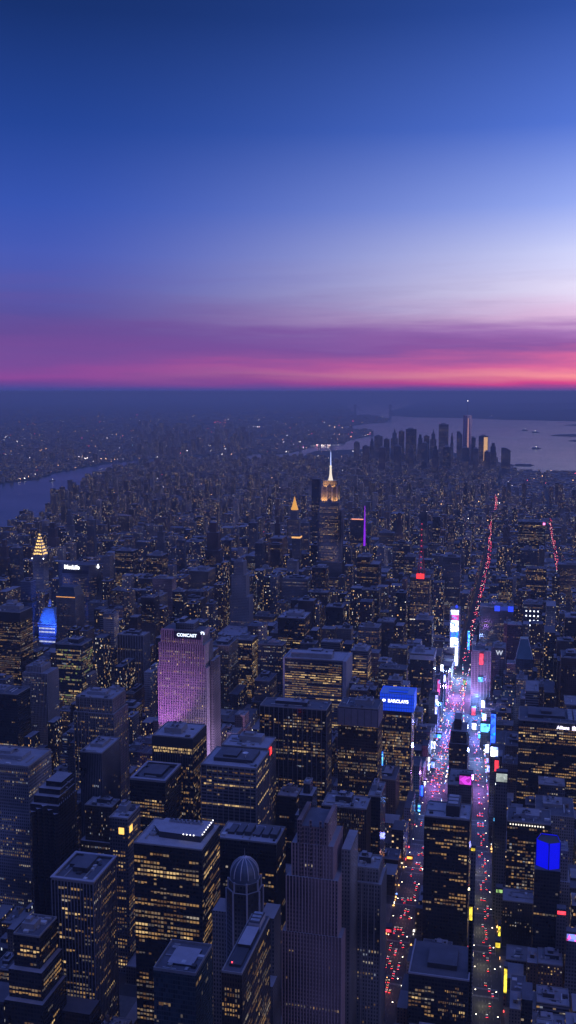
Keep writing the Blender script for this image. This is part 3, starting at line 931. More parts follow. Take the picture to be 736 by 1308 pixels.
# ---- blue crowned tower
r, f = T('office tower with a glowing blue glass crown and white name sign, beside the left avenue', 488, 526, 908, 158, 32, 'curtain', .75, 'warm', run=.35, roof=False, piers=0)
X0, X1, Y0, Y1, Z = f
BCR = f
zc = z_at(507, 886, Y0)[1]
bluem = mat_emit('crown_blue_glass', (.010, .07, 1.0), .75, True)
def _(m):
    a0, a1, c0, c1 = X0 - 3, X1 + 3, Y0 - 2, Y1 + 2
    for (p, q, s_, u_) in ((a0, a1, c0, c0 + 1), (a0, a1, c1 - 1, c1), (a0, a0 + 1, c0 + 1, c1 - 1), (a1 - 1, a1, c0 + 1, c1 - 1)):
        m.box(p, q, s_, u_, Z, zc, 0, bottom=True)
cr_ = sub('crown', bluem, r, _)
def _(m):
    for k in range(15):
        xx = X0 - 3 + (X1 - X0 + 6) * k / 14
        m.box(xx - .2, xx + .2, Y0 - 2.3, Y0 - 2.003, Z, zc)
    for k in range(6):
        zz = Z + (zc - Z) * k / 5
        m.box(X0 - 3.3, X1 + 3.3, Y0 - 2.35, Y0 - 2.302, zz - .25, zz + .25)
sub('crown_mullion', mat_plain('blue_mullion', (.05, .10, .3), .4), cr_, _)
def _(m):
    a0, a1, c0, c1 = X0 - 2, X1 + 2, Y0 - 1, Y1 + 1
    for (p, q, s_, u_) in ((a0, a1, c0, c0 + 6), (a0, a1, c1 - 9, c1), (a0, a0 + 9, c0 + 6, c1 - 9), (a1 - 9, a1, c0 + 6, c1 - 9)):
        m.box(p, q, s_, u_, zc - 3, zc - .6, 0, bottom=True)
sub('crown_deck', mat_emit('crown_deck_blue', (.02, .10, .7), .4, base=(.1, .15, .4)), cr_, _)
sub('penthouse', [darkm, roofd], r, lambda m: m.box(X0 + 6, X1 - 6, Y0 + 6, Y1 - 6, Z + .3, zc - 6, 0, 1))
writing('name_sign', 'BARCLAYS', r, (X0 + X1) / 2 + 2, Y0 - 2.6, (Z + zc) / 2 + 2, 6.0, white_sign, bold=True)
def _(m):
    m.lathe(0, 0, [(0, 0)] * 2, 3)
em = MB()
ex, ez = X0 + 3.0, (Z + zc) / 2 + 2
for k in range(3): em.box(ex - 2.4 + k * 1.6, ex - 1.0 + k * 1.6, Y0 - 2.7, Y0 - 2.5, ez - 1.5 + abs(k - 1) * .8, ez + 2.4 - abs(k - 1) * .6, 0, bottom=True)
em.build('emblem', white_sign, r)
# side screens of that tower
for k, (mm, z0, z1) in enumerate([('screen_cyan', 80, 100), ('screen_pink', 60, 80)]):
    pass

# ---- the rows behind
r, f = T('wide office slab with long orange lit floors between pale end walls, centre of the photo', 364, 438, 843, 172, 56, 'band', .55, 'amber', run=.85, rows=(38, 37), mroof=lavm, piers=0)
X0, X1, Y0, Y1, Z = f
sub('end_wall', lavm, r, lambda m: m.box(X0 - 3, X0 - .01, Y0 - 1, Y1, 0, Z + 1))
sub('end_wall', lavm, r, lambda m: m.box(X1 + .01, X1 + 6, Y0 - 1, Y1, 0, Z + 1))
sub('penthouse', [conc, lavm], r, lambda m: m.box(X0 + 8, X1 - 20, Y0 + 10, Y0 + 26, Z + .4, Z + 8, 0, 1))
r, f = T('short office wing with pale corner and orange lit floors, beside the wide office slab', 448, 470, 832, 170, 40, 'band', .6, 'amber', run=.85, mroof=lavm, rows=(35, 34))

# ---- slab tower with purple floodlight
r, f = T('broad stone slab tower with stepped sides washed in purple light and a white rooftop sign', 206, 258, 806, 262, 34, 'stone', .42, 'warm', run=.3, piers=1, roof=False, name='slab_tower', nind=100,
  tiers=[(-.10, 1.10, .05, 1.25, 0, .80), (-.06, 1.06, .02, 1.1, .80, .93), (0, 1, 0, 1, .93, 1)], pier_m=mat_plain('limestone_pier', (.42, .38, .38), .7))
X0, X1, Y0, Y1, Z = f
ROCK = f
FOOT.append((X0 - 30, X1 + 24, Y0 - 78, Y0 - 1, 'plaza'))
FOOT.append((X1 + 16, X1 + 80, Y0 - 60, Y0 + 50, 'plaza'))
sub('roof', [roofd, conc], r, lambda m: (m.box(X0 + 1, X1 - 1, Y0 + 1, Y1 - 1, Z + .01, Z + .5, 0), m.box(X0, X1, Y0 - .01, Y0 + .99, Z + .02, Z + 2.2, 1)))
sub('penthouse', [fmat('stone'), roofm], r, lambda m: (m.box(X0 + 20, X1 - 14, Y0 + 6, Y1 - 4, Z + .5, Z + 10, 0, 1), m.box(X0 + 24, X1 - 30, Y0 + 10, Y1 - 6, Z + 10, Z + 15, 0, 1)))
sub('sign_board', mat_plain('black_board', (.012, .014, .03), .5), r, lambda m: m.box(X0 + 19, X0 + 60, Y0 - 1.2, Y0 - .6, Z - 11, Z - 1, 0, bottom=True))
writing('name_sign', 'COMCAST', r, X0 + 39, Y0 - 1.6, Z - 5.6, 6.2, mat_emit('sign_white_blue', (.70, .80, 1.0), 2.2), bold=True)
em = MB()
for k in range(6):
    a = R(-10 + 40 * k)
    cx_, cz_ = X1 + 1 + 2.2 * math.cos(a), Z - 2 + 2.2 * math.sin(a)
    em.prism([(cx_ - .9, Y0 - 1.0), (cx_ + .9, Y0 - 1.0), (cx_ + .9, Y0 - .7), (cx_ - .9, Y0 - .7)], cz_ - .9, cz_ + .9)
em.build('emblem', MC['sign_white_blue'], r)
sub('side_wing', [fmat('stone'), roofm], r, lambda m: (m.box(X1 + 8.2, X1 + 13, Y0 + 12, Y1 + 10, 0, Z - 44, 0, 1),))

T('light stone tower with pinstriped curved-looking corner, above the pale office at the left edge', 29, 60, 853, 170, 38, 'pale', .18, 'white', piers=1, tiers=[(0, 1, 0, 1, 0, .95), (.1, .72, .1, .9, .95, 1)])
T('black unlit tower cut by the left edge, above the wide pale office', -30, 22, 886, 150, 40, 'black', .03, 'amber', mroof=roofd)
T('glass tower with greenish yellow lit floors, below the tower with the orange band', 71, 104, 824, 175, 44, 'curtain', .7, 'green', run=.75, mroof=roofd)
T('blank grey slab with faint dark vertical stripes, left of the purple lit tower', 150, 183, 812, 175, 30, 'stripe', .06, 'dim', piers=2)
r, f = T('black topped office slab with dense lit rows on two sides, at the left edge', -14, 25, 782, 212, 46, 'bronze', .62, 'warm', run=.7, mroof=roofd, band=[(.92, .999, louvre)])
T('dark flat-topped tower with dim yellow windows, behind the wide orange lit office slab', 355, 389, 790, 170, 58, 'black', .42, 'amber', run=.6, mroof=lavm)
T('dark mid-rise tower with one bright row high up, right of the purple lit slab', 301, 322, 818, 150, 40, 'curtain', .45, 'warm', rows=(36,), run=.6)
T('wide low block with a large pale empty roof, right of the purple lit tower', 276, 311, 812, 62, 110, 'stone', .05, 'dim', mroof=lavm, pent=False)

# ---- blue lit tower with pyramid and lantern
xh, Yh = x_at(59, 2000, 150), 2000.0
r = thing('pyramid_roof_tower', 'old tower floodlit in deep blue with a pyramid roof and lantern, at the left', 'tower', (xh, Yh, 0))
zc = z_at(59, 797, Yh)[1]; zp = z_at(60, 778, Yh)[1]; zl = z_at(60, 768, Yh)[1]
hw = 21
FOOT.append((xh - hw, xh + hw, Yh - 3, Yh + 36, 'blue'))
FOOT.append((xh - hw + 6, xh + hw + 10, Yh - 150, Yh - 4, 'plaza'))
blue_wall = mat_facade('facade_blue_flood', (.30, .29, .31), (.03, .03, .05), 3.2, 3.8, .45, .5)
sub('walls', [blue_wall, roofm], r, lambda m: (m.box(xh - hw, xh + hw, Yh, Yh + 34, 0, zc, 0, 1),))
sub('cornice', stone_light, r, lambda m: (m.box(xh - hw - 1.2, xh + hw + 1.2, Yh - 1.2, Yh + 35.2, zc - 6, zc - 4, 0, bottom=True), m.box(xh - hw - 1.6, xh + hw + 1.6, Yh - 1.6, Yh + 35.6, zc, zc + 2, 0, bottom=True), m.box(xh - hw - .8, xh + hw + .8, Yh - .8, Yh + 34.8, zc - 32, zc - 30.5, 0, bottom=True)))
P0 = [(xh - hw, Yh), (xh + hw, Yh), (xh + hw, Yh + 34), (xh - hw, Yh + 34)]
P1 = [(xh - 12, Yh + 9), (xh + 12, Yh + 9), (xh + 12, Yh + 25), (xh - 12, Yh + 25)]
rf = sub('roof', [mat_plain('copper_roof', (.22, .27, .27), .5), roofm], r, lambda m: m.prism(P0, zc + 2, zp, 0, 0, P1))
sub('lantern', [stone_light, stone_light], rf, lambda m: (m.lathe(xh, Yh + 17, [(5.5, zp - .2), (5.5, zp + 7), (3.6, zp + 9), (3.2, zl - 3), (0, zl + 3)], 8),))
for k in range(2):
    pass
row = MB()
for k in range(12):
    for zz in (zc - 12, zc - 20, zc - 42):
        xx = xh - hw + 2 + k * 3.25
        row.quad([(xx, Yh - .1, zz), (xx + 1.7, Yh - .1, zz), (xx + 1.7, Yh - .1, zz + 3.4), (xx, Yh - .1, zz + 3.4)])
row.build('lit_window_rows', mat_emit('row_white', (.8, .85, 1), 1.1), r)['kind'] = 'stuff'
def spot(name, loc, tgt, energy, c, ang=60, size=2.0, blend=.6):
    l = bpy.data.lights.new(name, 'SPOT')
    l.energy = energy
    l.color = c
    l.spot_size = R(ang)
    l.spot_blend = blend
    l.shadow_soft_size = size
    o = bpy.data.objects.new(name, l)
    col.objects.link(o)
    o.location = loc
    o.rotation_euler = (Vector(tgt) - Vector(loc)).to_track_quat('-Z', 'Y').to_euler()
    return o
spot('floodlight', (xh, Yh - 55, zc - 60), (xh, Yh, zc - 10), 4.0e5, (.03, .10, 1), 64)
spot('floodlight', (xh + 6, Yh - 60, zc - 110), (xh, Yh, zc - 50), 6.0e5, (.03, .10, 1), 90)
spot('floodlight', (xh + 40, Yh - 30, zc - 10), (xh + 4, Yh + 12, zc + 8), 4.0e5, (.03, .12, 1), 90)
spot('floodlight', (xh - 15, Yh - 40, zc + 4), (xh, Yh + 8, zc + 14), 2.5e5, (.02, .12, 1), 45)

r, f = T('tower with chamfered dark crown and a glowing orange band, behind the blue lit tower', 72, 96, 762, 196, 40, 'stone', .35, 'warm', run=.3, piers=1, roof=False)
X0, X1, Y0, Y1, Z = f
W, D = X1 - X0, Y1 - Y0
sub('crown', [mat_plain('dark_crown', (.06, .09, .11), .4), roofd], r, lambda m: m.prism([(X0, Y0), (X1, Y0), (X1, Y1), (X0, Y1)], Z, Z + 18, 0, 1, [(X0 + 5, Y0 + 6), (X1 - 5, Y0 + 6), (X1 - 5, Y1 - 6), (X0 + 5, Y1 - 6)]))
sub('light_band', mat_emit('orange_band', (1, .42, .10), 1.4), r, lambda m: (m.box(X0 - .3, X1 + .3, Y0 - .3, Y0 - .02, Z - 1.8, Z - .3, 0, bottom=True),))
# ---- wide slab with name sign
Ym = 2090.0
x0, x1 = x_at(71, Ym, 235), x_at(122, Ym, 235)
zt = z_at(96, 721, Ym)[1]
FOOT.append((x0, x1 + 6, Ym - 10, Ym + 40, 'metlife'))
r = thing('slab_tower', 'very wide concrete slab tower with angled ends and white name sign, at the left', 'tower', ((x0 + x1) / 2, Ym, 0))
pts = [(x0, Ym + 12), (x0 + 18, Ym - 4), (x1 - 16, Ym - 4), (x1, Ym + 12), (x1 + 2, Ym + 26), (x1 - 14, Ym + 38), (x0 + 18, Ym + 38), (x0, Ym + 26)]
sub('walls', [fmat('stone'), roofd], r, lambda m: m.prism(pts, 0, zt, 0, 1))
sub('mechanical_band', louvre, r, lambda m: (m.box(x0 + 18.2, x1 - 16.2, Ym - 4.5, Ym - 4.05, zt - 20, zt - 12, 0, bottom=True), m.box(x0 + 18.2, x1 - 16.2, Ym - 4.5, Ym - 4.05, zt - 86, zt - 80, 0, bottom=True)))
lit_windows(r, [(x0 + 18, Ym - 4, 0, x1 - x0 - 34, 60, zt - 24, 1), (x1 - 16, Ym - 4, math.pi / 4, 20, 60, zt - 24, .4)], 'stone', .42, 'warm', 100, random.Random(5))
writing('name_sign', 'MetLife', r, x_at(93, Ym, zt), Ym - 5.2, zt - 6, 12.5, mat_emit('sign_cold', (.86, .90, 1), 4), bold=True)
em = MB()
em.lathe(x_at(123, Ym, zt), Ym + 10, [(0, zt - 9), (3.2, zt - 6), (0, zt + 2)], 6)
em.build('emblem', MC['sign_cold'], r)

# ---- needle spire tower, lit triangular windows in its crown
Yc = 2190.0
xc = x_at(50.5, Yc, 280)
ztip = z_at(50.3, 672, Yc)[1]; zb = z_at(50, 706, Yc)[1]
FOOT.append((xc - 20, xc + 20, Yc - 16, Yc + 22, 'chrysler'))
r = thing('spire_tower', 'slender tower with a tapering crown of lit golden triangles and needle spire', 'tower', (xc, Yc, 0))
sub('shaft', [fmat('white'), roofm], r, lambda m: (m.box(xc - 14, xc + 14, Yc - 14, Yc + 14, 0, zb - 6, 0, 1), m.box(xc - 24, xc + 24, Yc - 18, Yc + 22, 0, 120, 0, 1)))
cprof = []
Hc = ztip - zb
steel = mat_plain('crown_steel', (.36, .36, .40), .35, .8, .15)
tiers_ = 7
def _(m):
    for k in range(tiers_):
        f0 = k / tiers_
        w0 = 13 * (1 - f0) ** 1.15 + .6
        w1 = 13 * (1 - (k + 1) / tiers_) ** 1.15 + .6
        z0 = zb - 6 + Hc * .80 * f0
        z1 = zb - 6 + Hc * .80 * (k + 1) / tiers_
        q = lambda w_: [(xc - w_, Yc - w_), (xc + w_, Yc - w_), (xc + w_, Yc + w_), (xc - w_, Yc + w_)]
        m.prism(q(w0), z0, z1, 0, 0, q(w1 * .9 + w0 * .1))
    m.tube((xc, Yc, zb + Hc * .7), (xc, Yc, ztip + 4), .9, 6, 0, .15)
cr_ = sub('crown', steel, r, _)
gold = mat_emit('crown_gold', (1, .62, .18), 2.6)
def _(m):
    for k in range(tiers_):
        f0 = k / tiers_
        w0 = 13 * (1 - f0) ** 1.15 + .6
        z0 = zb - 4 + Hc * .80 * f0
        n_ = max(1, int(5 - k * .6))
        hh = Hc * .80 / tiers_ * .62
        for side in range(3):
            for j in range(n_):
                u_ = ((j + .5) / n_ - .5) * 2 * w0 * .82
                arc = (1 - (u_ / (w0 + .01)) ** 2) * 2.6
                tw = w0 * .62 / n_
                o_ = w0 + .35
                if side == 0: m.quad([(xc + u_ - tw, Yc - o_, z0 + arc), (xc + u_ + tw, Yc - o_, z0 + arc), (xc + u_, Yc - o_ + .5, z0 + arc + hh)])
                elif side == 1: m.quad([(xc + o_, Yc + u_ - tw, z0 + arc), (xc + o_, Yc + u_ + tw, z0 + arc), (xc + o_ - .5, Yc + u_, z0 + arc + hh)])
                else: m.quad([(xc - o_, Yc + u_ + tw, z0 + arc), (xc - o_, Yc + u_ - tw, z0 + arc), (xc - o_ + .5, Yc + u_, z0 + arc + hh)])
sub('triangle_light', gold, cr_, _)
for k in (-1, 1):
    sub('corner_lamp', mat_emit('corner_lamp', (.95, .9, 1), 5), r, lambda m: m.lathe(xc + 15 * k, Yc - 14, [(0, zb - 14), (1.6, zb - 12), (0, zb - 10)], 8))
lit_windows(r, [(xc - 14, Yc - 14, 0, 28, 100, zb - 12, 1), (xc + 14, Yc - 14, math.pi / 2, 28, 100, zb - 12, .5)], 'pale', .14, 'white', 40, random.Random(8))

# ---- further mid-distance towers
T('dark tower speckled with bright small windows, right of the wide slab with the name sign', 147, 170, 704, 200, 34, 'black', .6, 'warm', run=.2)
T('brown tower with orange lit windows near the middle left, right of the dark speckled tower', 187, 207, 710, 188, 40, 'bronze', .5, 'warm')
T('slim pale tower with flat roof, between the wide name-sign slab and dark speckled tower', 131, 140, 711, 188, 26, 'stone', .1, 'white', pent=False, nind=30)
T('broad stone building with a blank pale western wall, left of the slender ribbed tower', 241, 266, 730, 158, 60, 'tan', .16, 'warm', nind=50)
r, f = T('slender ribbed light stone tower with stepped shoulders, left of centre', 299, 311, 718, 212, 26, 'pale', .04, 'dim', piers=1, nind=30, tiers=[(-.45, 1.6, 0, 1.3, 0, .62), (-.25, 1.25, 0, 1.1, .62, .86), (0, 1, 0, 1, .86, 1)])
T('office block with a regular grid of pale windows, above the dark flat-topped tower', 361, 393, 740, 165, 38, 'pale', .5, 'white', run=.4, nind=90)
T('slim grey tower with an amber glowing cap, left of the spired skyscraper', 373, 383, 684, 216, 24, 'grey', .05, 'dim', nind=20, pent=False, band=[(.965, .985, mat_emit('amber_cap', (1, .5, .15), 1.2))])
T('slim blue grey slab without lights, left of the slim tower with the amber cap', 326, 335, 694, 212, 30, 'curtain', .03, 'dim', nind=20)
T('bulky orange lit office tower with sloping left shoulder, right of the spired skyscraper', 456, 484, 712, 220, 44, 'bronze', .85, 'amber', run=.6, tiers=[(0, 1, 0, 1, 0, .93), (0, .6, 0, 1, .93, 1)])
T('small block with glowing yellow windows, right of the slim blue grey slab', 338, 350, 734, 130, 26, 'tan', .9, 'amber', nind=60)
T('squat block lit yellow on every floor, right of the ribbed light stone tower', 324, 350, 788, 70, 30, 'tan', .9, 'amber', nind=60)
T('dark slab with a thin pale vertical edge, right of the grid-windowed block', 416, 438, 776, 150, 34, 'black', .25, 'amber')
T('dim office block with amber rows, below the bulky orange lit tower', 458, 484, 802, 158, 36, 'grey', .4, 'amber', run=.6)
T('smooth lavender slab with one pale edge, left of the left avenue', 486, 503, 795, 160, 40, 'stripe', .02, 'dim', pent=False)
T('plain dark block with small yellow windows and pale louvred roof, left of the bright square', 524, 554, 836, 138, 50, 'black', .28, 'warm', run=.1, mroof=lavm, band=[(.93, .99, lavm)])

# ---- tower with red mast
r, f = T('office tower with red lit lattice mast and red sign box, upper right of centre', 524, 549, 738, 205, 34, 'bronze', .8, 'amber', run=.2, roof=True, pent=False)
X0, X1, Y0, Y1, Z = f
xm = x_at(538, Y0 + 16, Z)
zm = z_at(538, 668, Y0 + 16)[1]
mst = MB()
redl = mat_emit('mast_red', (1, .06, .14), 1.3)
for sx in (-1, 1):
    for sy in (-1, 1):
        mst.tube((xm + sx * 8, Y0 + 16 + sy * 8, Z), (xm + sx * .5, Y0 + 16 + sy * .5, zm - 30), .55, 5)
for k in range(9):
    f0 = k / 9; hw_ = 8 - 7.5 * f0; zz = Z + (zm - 30 - Z) * f0; hw2 = 8 - 7.5 * (f0 + 1 / 9); z2 = Z + (zm - 30 - Z) * (f0 + 1 / 9)
    mst.tube((xm - hw_, Y0 + 16 - hw_, zz), (xm + hw2, Y0 + 16 - hw2, z2), .35, 4)
    mst.tube((xm + hw_, Y0 + 16 - hw_, zz), (xm - hw2, Y0 + 16 - hw2, z2), .35, 4)
mst.tube((xm, Y0 + 16, zm - 32), (xm, Y0 + 16, zm), .7, 5, 0, .2)
ms = mst.build('mast', mat_plain('mast_steel_red', (.35, .05, .06), .5), r)
m2 = MB()
for k in range(10):
    zz = Z + 8 + (zm - Z - 10) * k / 9
    m2.lathe(xm, Y0 + 8 + k * .8, [(0, zz - 1.3), (1.3, zz), (0, zz + 1.3)], 6)
m2.build('beacon', redl, ms)
sg = sub('sign_box', mat_emit('sign_red_soft', (1, .04, .04), 1.6, True), r, lambda m: m.box(x_at(532, Y0, Z) , x_at(542, Y0, Z), Y0 - 1.2, Y0 - .4, Z - 2, Z + 9, 0, bottom=True))
sub('lamp_row', mat_emit('lamp_row_white', (1, .9, .75), 2), r, lambda m: [m.box(X0 + 1 + k * 3, X0 + 2.5 + k * 3, Y0 - .8, Y0 - .3, Z - 92, Z - 90.2, 0, bottom=True) for k in range(int((X1 - X0) / 3))])
T('dark block with a few bright windows, before the tower with the red mast', 530, 552, 792, 150, 40, 'black', .3, 'white', run=.5, tiers=[(0, 1, 0, 1, 0, 1)])
r, f = T('thin dark tower with a pale vertical light line, behind the column of bright screens', 566, 588, 712, 196, 34, 'grey', .3, 'white', nind=50)
# ---- right of the canyon
r, f = T('huge dark slab tower with a pink lamp at its roof corner, upper right', 662, 697, 667, 226, 50, 'black', .5, 'warm', run=.5)
X0, X1, Y0, Y1, Z = f
sub('roof_lamp', mat_emit('pink_lamp', (1, .2, .6), 3.5), r, lambda m: m.box(X1 - 7, X1 - 1, Y0 - 1, Y0 - .3, Z - 7, Z - 1, 0, bottom=True))
r, f = T('block with a glowing blue roof band, right of the bright avenue', 613, 656, 776, 126, 40, 'grey', .25, 'warm')
X0, X1, Y0, Y1, Z = f
for (a, b_) in ((.44, .6), (.84, 1.0)):
    sub('light_panel', mat_emit('panel_blue', (.02, .06, 1), 1.3, True), r, lambda m: m.box(X0 + a * (X1 - X0), X0 + b_ * (X1 - X0), Y0 - .8, Y0 - .2, Z - 8, Z + 4, 0, bottom=True))
sub('light_panel', mat_emit('panel_blue_dim', (.03, .08, .8), .35), r, lambda m: m.box(X0 + .6 * (X1 - X0) + .1, X0 + .84 * (X1 - X0) - .1, Y0 - .8, Y0 - .2, Z - 6, Z + 3, 0, bottom=True))
r, f = T('dark block with a square grid of white lamps on its face, right of avenue', 668, 693, 772, 138, 34, 'curtain', .05, 'white', nind=20, mroof=roofd)
X0, X1, Y0, Y1, Z = f
W = X1 - X0
for i in range(4):
    for j in range(4):
        if (i, j) == (0, 1): continue
        sub('facade_lamp', mat_emit('facade_lamp', (.8, .86, 1), 4), r, lambda m: m.box(X0 + W * (.16 + .2 * i), X0 + W * (.16 + .2 * i) + 2.4, Y0 - .8, Y0 - .2, Z - 48 + j * 10.5, Z - 45.4 + j * 10.5, 0, bottom=True))
r, f = T('hotel slab with a big white W near its roof, right of the bright square', 629, 646, 828, 112, 40, 'grey', .06, 'warm', piers=2, nind=40)
X0, X1, Y0, Y1, Z = f
writing('hotel_sign', 'W', r, (X0 + X1) / 2 + 1, Y0 - 1.4, Z - 9, 12, mat_emit('sign_dim_white', (.7, .75, .9), .9), bold=True)
# teal pointed crown
r, f = T('tower with a teal glass crown tapering to a ridge, right of the white letter', 659, 681, 842, 128, 38, 'curtain', .12, 'dim', roof=False, nind=60)
X0, X1, Y0, Y1, Z = f
zc = z_at(670, 818, Y0)[1]
P0 = [(X0, Y0), (X1, Y0), (X1, Y1), (X0, Y1)]
cr_ = sub('crown', [mat_plain('teal_glass', (.07, .14, .19), .25, 0.0), roofd], r, lambda m: m.prism(P0, Z, zc, 0, 0, [(X0 + 7, Y0 + 10), (X1 - 9, Y0 + 10), (X1 - 9, Y1 - 10), (X0 + 7, Y1 - 10)]))
sub('crown_edge', lavm, cr_, lambda m: (m.tube((X1, Y0, Z), (X1 - 9, Y0 + 10, zc), .5, 5), m.tube((X0, Y0, Z), (X0 + 7, Y0 + 10, zc), .5, 5), m.tube((X0 + 7, Y0 + 10, zc), (X1 - 9, Y0 + 10, zc), .6, 5)))
r, f = T('tall hotel slab washed in purple street light, at the right edge of the bright square', 603, 627, 832, 118, 40, 'pink', .12, 'dim', piers=2, nind=40)
HOT = f
T('narrow block with glowing yellow windows, right of the teal crowned tower', 683, 692, 828, 100, 26, 'tan', .9, 'amber', nind=60)
r, f = T('dark office block with glowing yellow windows, at the upper right edge', 713, 748, 722, 110, 50, 'tan', .8, 'amber', nind=80)
T('plain dark tower cut by the right edge, above the black tower with the name sign', 722, 760, 790, 150, 50, 'black', .08, 'amber', nind=30)
# ---- big black tower with name sign
r, f = T('huge black office tower with white name sign and long yellow lit floor, right edge', 663, 790, 925, 148, 62, 'black', .30, 'amber', rows=(33, 32), run=.8, pent=False, mroof=roofd, skip=4)
X0, X1, Y0, Y1, Z = f
pe = sub('penthouse', [darkm, roofd], r, lambda m: (m.box(X0 + 12, X0 + 62, Y0 + 16, Y1 - 10, Z + .4, Z + 5, 0, 1), m.box(X0 + 30, X0 + 44, Y0 + 22, Y1 - 22, Z + 5, Z + 9, 0, 1)))
for k in range(7):
    sub('cooling_unit', [metal, darkm], pe, lambda m: (m.box(X0 + 66, X0 + 72, Y0 + 8 + k * 7, Y0 + 13 + k * 7, Z + .4, Z + 4, 0), m.box(X0 + 74, X0 + 80, Y0 + 8 + k * 7, Y0 + 13 + k * 7, Z + .4, Z + 4, 0)))
writing('name_sign', 'Allianz', r, x_at(719.5, Y0, Z), Y0 - 1.4, Z - 5.5, 6.2, mat_emit('sign_lavender', (.78, .72, 1), 3), bold=True)
em = MB()
exx = x_at(733.5, Y0, Z)
for k in range(3): em.box(exx - 2.4 + k * 1.8, exx - 1.2 + k * 1.8, Y0 - 1.5, Y0 - 1, Z - 8, Z - 3 + (k == 1), 0, bottom=True)
em.build('emblem', MC['sign_lavender'], r)
# ---- the block between the two avenues
r, f = T('black tower between the two avenues with a recessed pale roof and scattered yellow windows', 542, 600, 1046, 158, 40, 'black', .30, 'amber', run=.7, pent=False, mroof=lavm, nind=100)
X0, X1, Y0, Y1, Z = f
pe = sub('penthouse', [darkm, roofd], r, lambda m: (m.box(X0 + 22, X0 + 36, Y0 + 6, Y1 - 4, Z + .4, Z + 12, 0, 1),))
for k in range(3):
    sub('cooling_unit', [metal, lavm], pe, lambda m: m.box(X0 + 24, X0 + 34, Y0 + 8 + k * 9, Y0 + 14 + k * 9, Z + 12, Z + 14, 0, 1))
Yq = 868.0
xq0, xq1 = x_at(522, Yq, 64), x_at(599, Yq, 64)
FOOT.append((xq0, xq1, Yq, Yq + 58, 'podium'))
r = thing('office_block', 'low black block with pale parapet and patch of lit windows before the middle black tower', 'office block', ((xq0 + xq1) / 2, Yq, 3))
sub('walls', [fmat('black'), roofd], r, lambda m: m.box(xq0, xq1, Yq, Yq + 58, 3, 64, 0, 1))
sub('parapet', lavm, r, lambda m: (m.box(xq0 - .4, xq1 + .4, Yq - .4, Yq + .9, 64.01, 65.6), m.box(xq0 - .4, xq0 + .9, Yq + .9, Yq + 58, 64.01, 65.6), m.box(xq1 - .9, xq1 + .4, Yq + .9, Yq + 58, 64.01, 65.6)))
sub('penthouse', [darkm, roofd], r, lambda m: m.box(xq0 + 16, xq1 - 12, Yq + 14, Yq + 46, 64.01, 69, 0, 1))
lit_windows(r, [(xq0 + (xq1 - xq0) * .5, Yq, 0, (xq1 - xq0) * .47, 22, 62, 1)], 'bronze', 2.6, 'amber', 60, random.Random(4), top=0)
lit_windows(r, [(xq0, Yq, 0, (xq1 - xq0) * .45, 22, 62, 1)], 'black', .2, 'amber', 20, random.Random(5), top=0)
# dark stepped block at the split of the avenues
r, f = T('unlit dark tower with a narrow stepped top standing where the two avenues meet', 574, 598, 935, 92, 50, 'black', .04, 'warm', nind=20, roof=False,
  tiers=[(0, 1, 0, 1, 0, .8), (.08, .92, .05, .95, .8, 1), (.22, .62, .2, .8, 1, 1.18)])
r, f = T('low dark block with a pink glowing billboard on top, between the two avenues', 572, 602, 1004, 58, 60, 'grey', .3, 'amber', nind=40)
# ---- right foreground
r, f = T('black office tower with a row of white lamps along its roof edge, at the right', 648, 704, 1052, 118, 40, 'black', .5, 'warm', run=.15, mroof=roofd, nind=100)
X0, X1, Y0, Y1, Z = f
sub('lamp_row', MC['lamp_row_white'], r, lambda m: [m.box(X0 + 3 + k * 3.0, X0 + 4.3 + k * 3.0, Y0 - .9, Y0 - .3, Z - 3.0, Z - 1.6, 0, bottom=True) for k in range(13)])
# blue cube lantern on a tower
r, f = T('dark slab carrying a deep blue glowing lantern box on its roof, at the right', 683, 716, 1112, 116, 26, 'black', .08, 'amber', roof=False, nind=40)
X0, X1, Y0, Y1, Z = f
sub('roof', [roofd], r, lambda m: m.box(X0 + .5, X1 - .5, Y0 + .5, Y1 - .5, Z + .01, Z + .4))
zl = z_at(700, 1078, Y0)[1]
Wd = X1 - X0
P0 = [(X0 + 1, Y0 + 9), (X0 + 1 + Wd * .5, Y0 + .6), (X1 - .6, Y0 + 6), (X1 - 3, Y1 - 3), (X0 + 6, Y1 - 2)]
lan = sub('lantern_box', [mat_emit('lantern_blue', (.002, .003, 1), .85, True)], r, lambda m: m.prism(P0, Z + .5, zl, 0, 0, cap=False))
sub('lantern_top', [darkm], lan, lambda m: m.prism([(p[0] * .99 + .01 * (X0 + X1) / 2, p[1]) for p in P0], zl - 2, zl - .8, 0, 0))
sub('lantern_bracing', [mat_plain('navy_steel', (.01, .02, .15), .4)], lan, lambda m: [m.tube((P0[k][0], P0[k][1], Z + .5), (P0[k][0], P0[k][1], zl + .4), .5, 5) for k in range(5)])

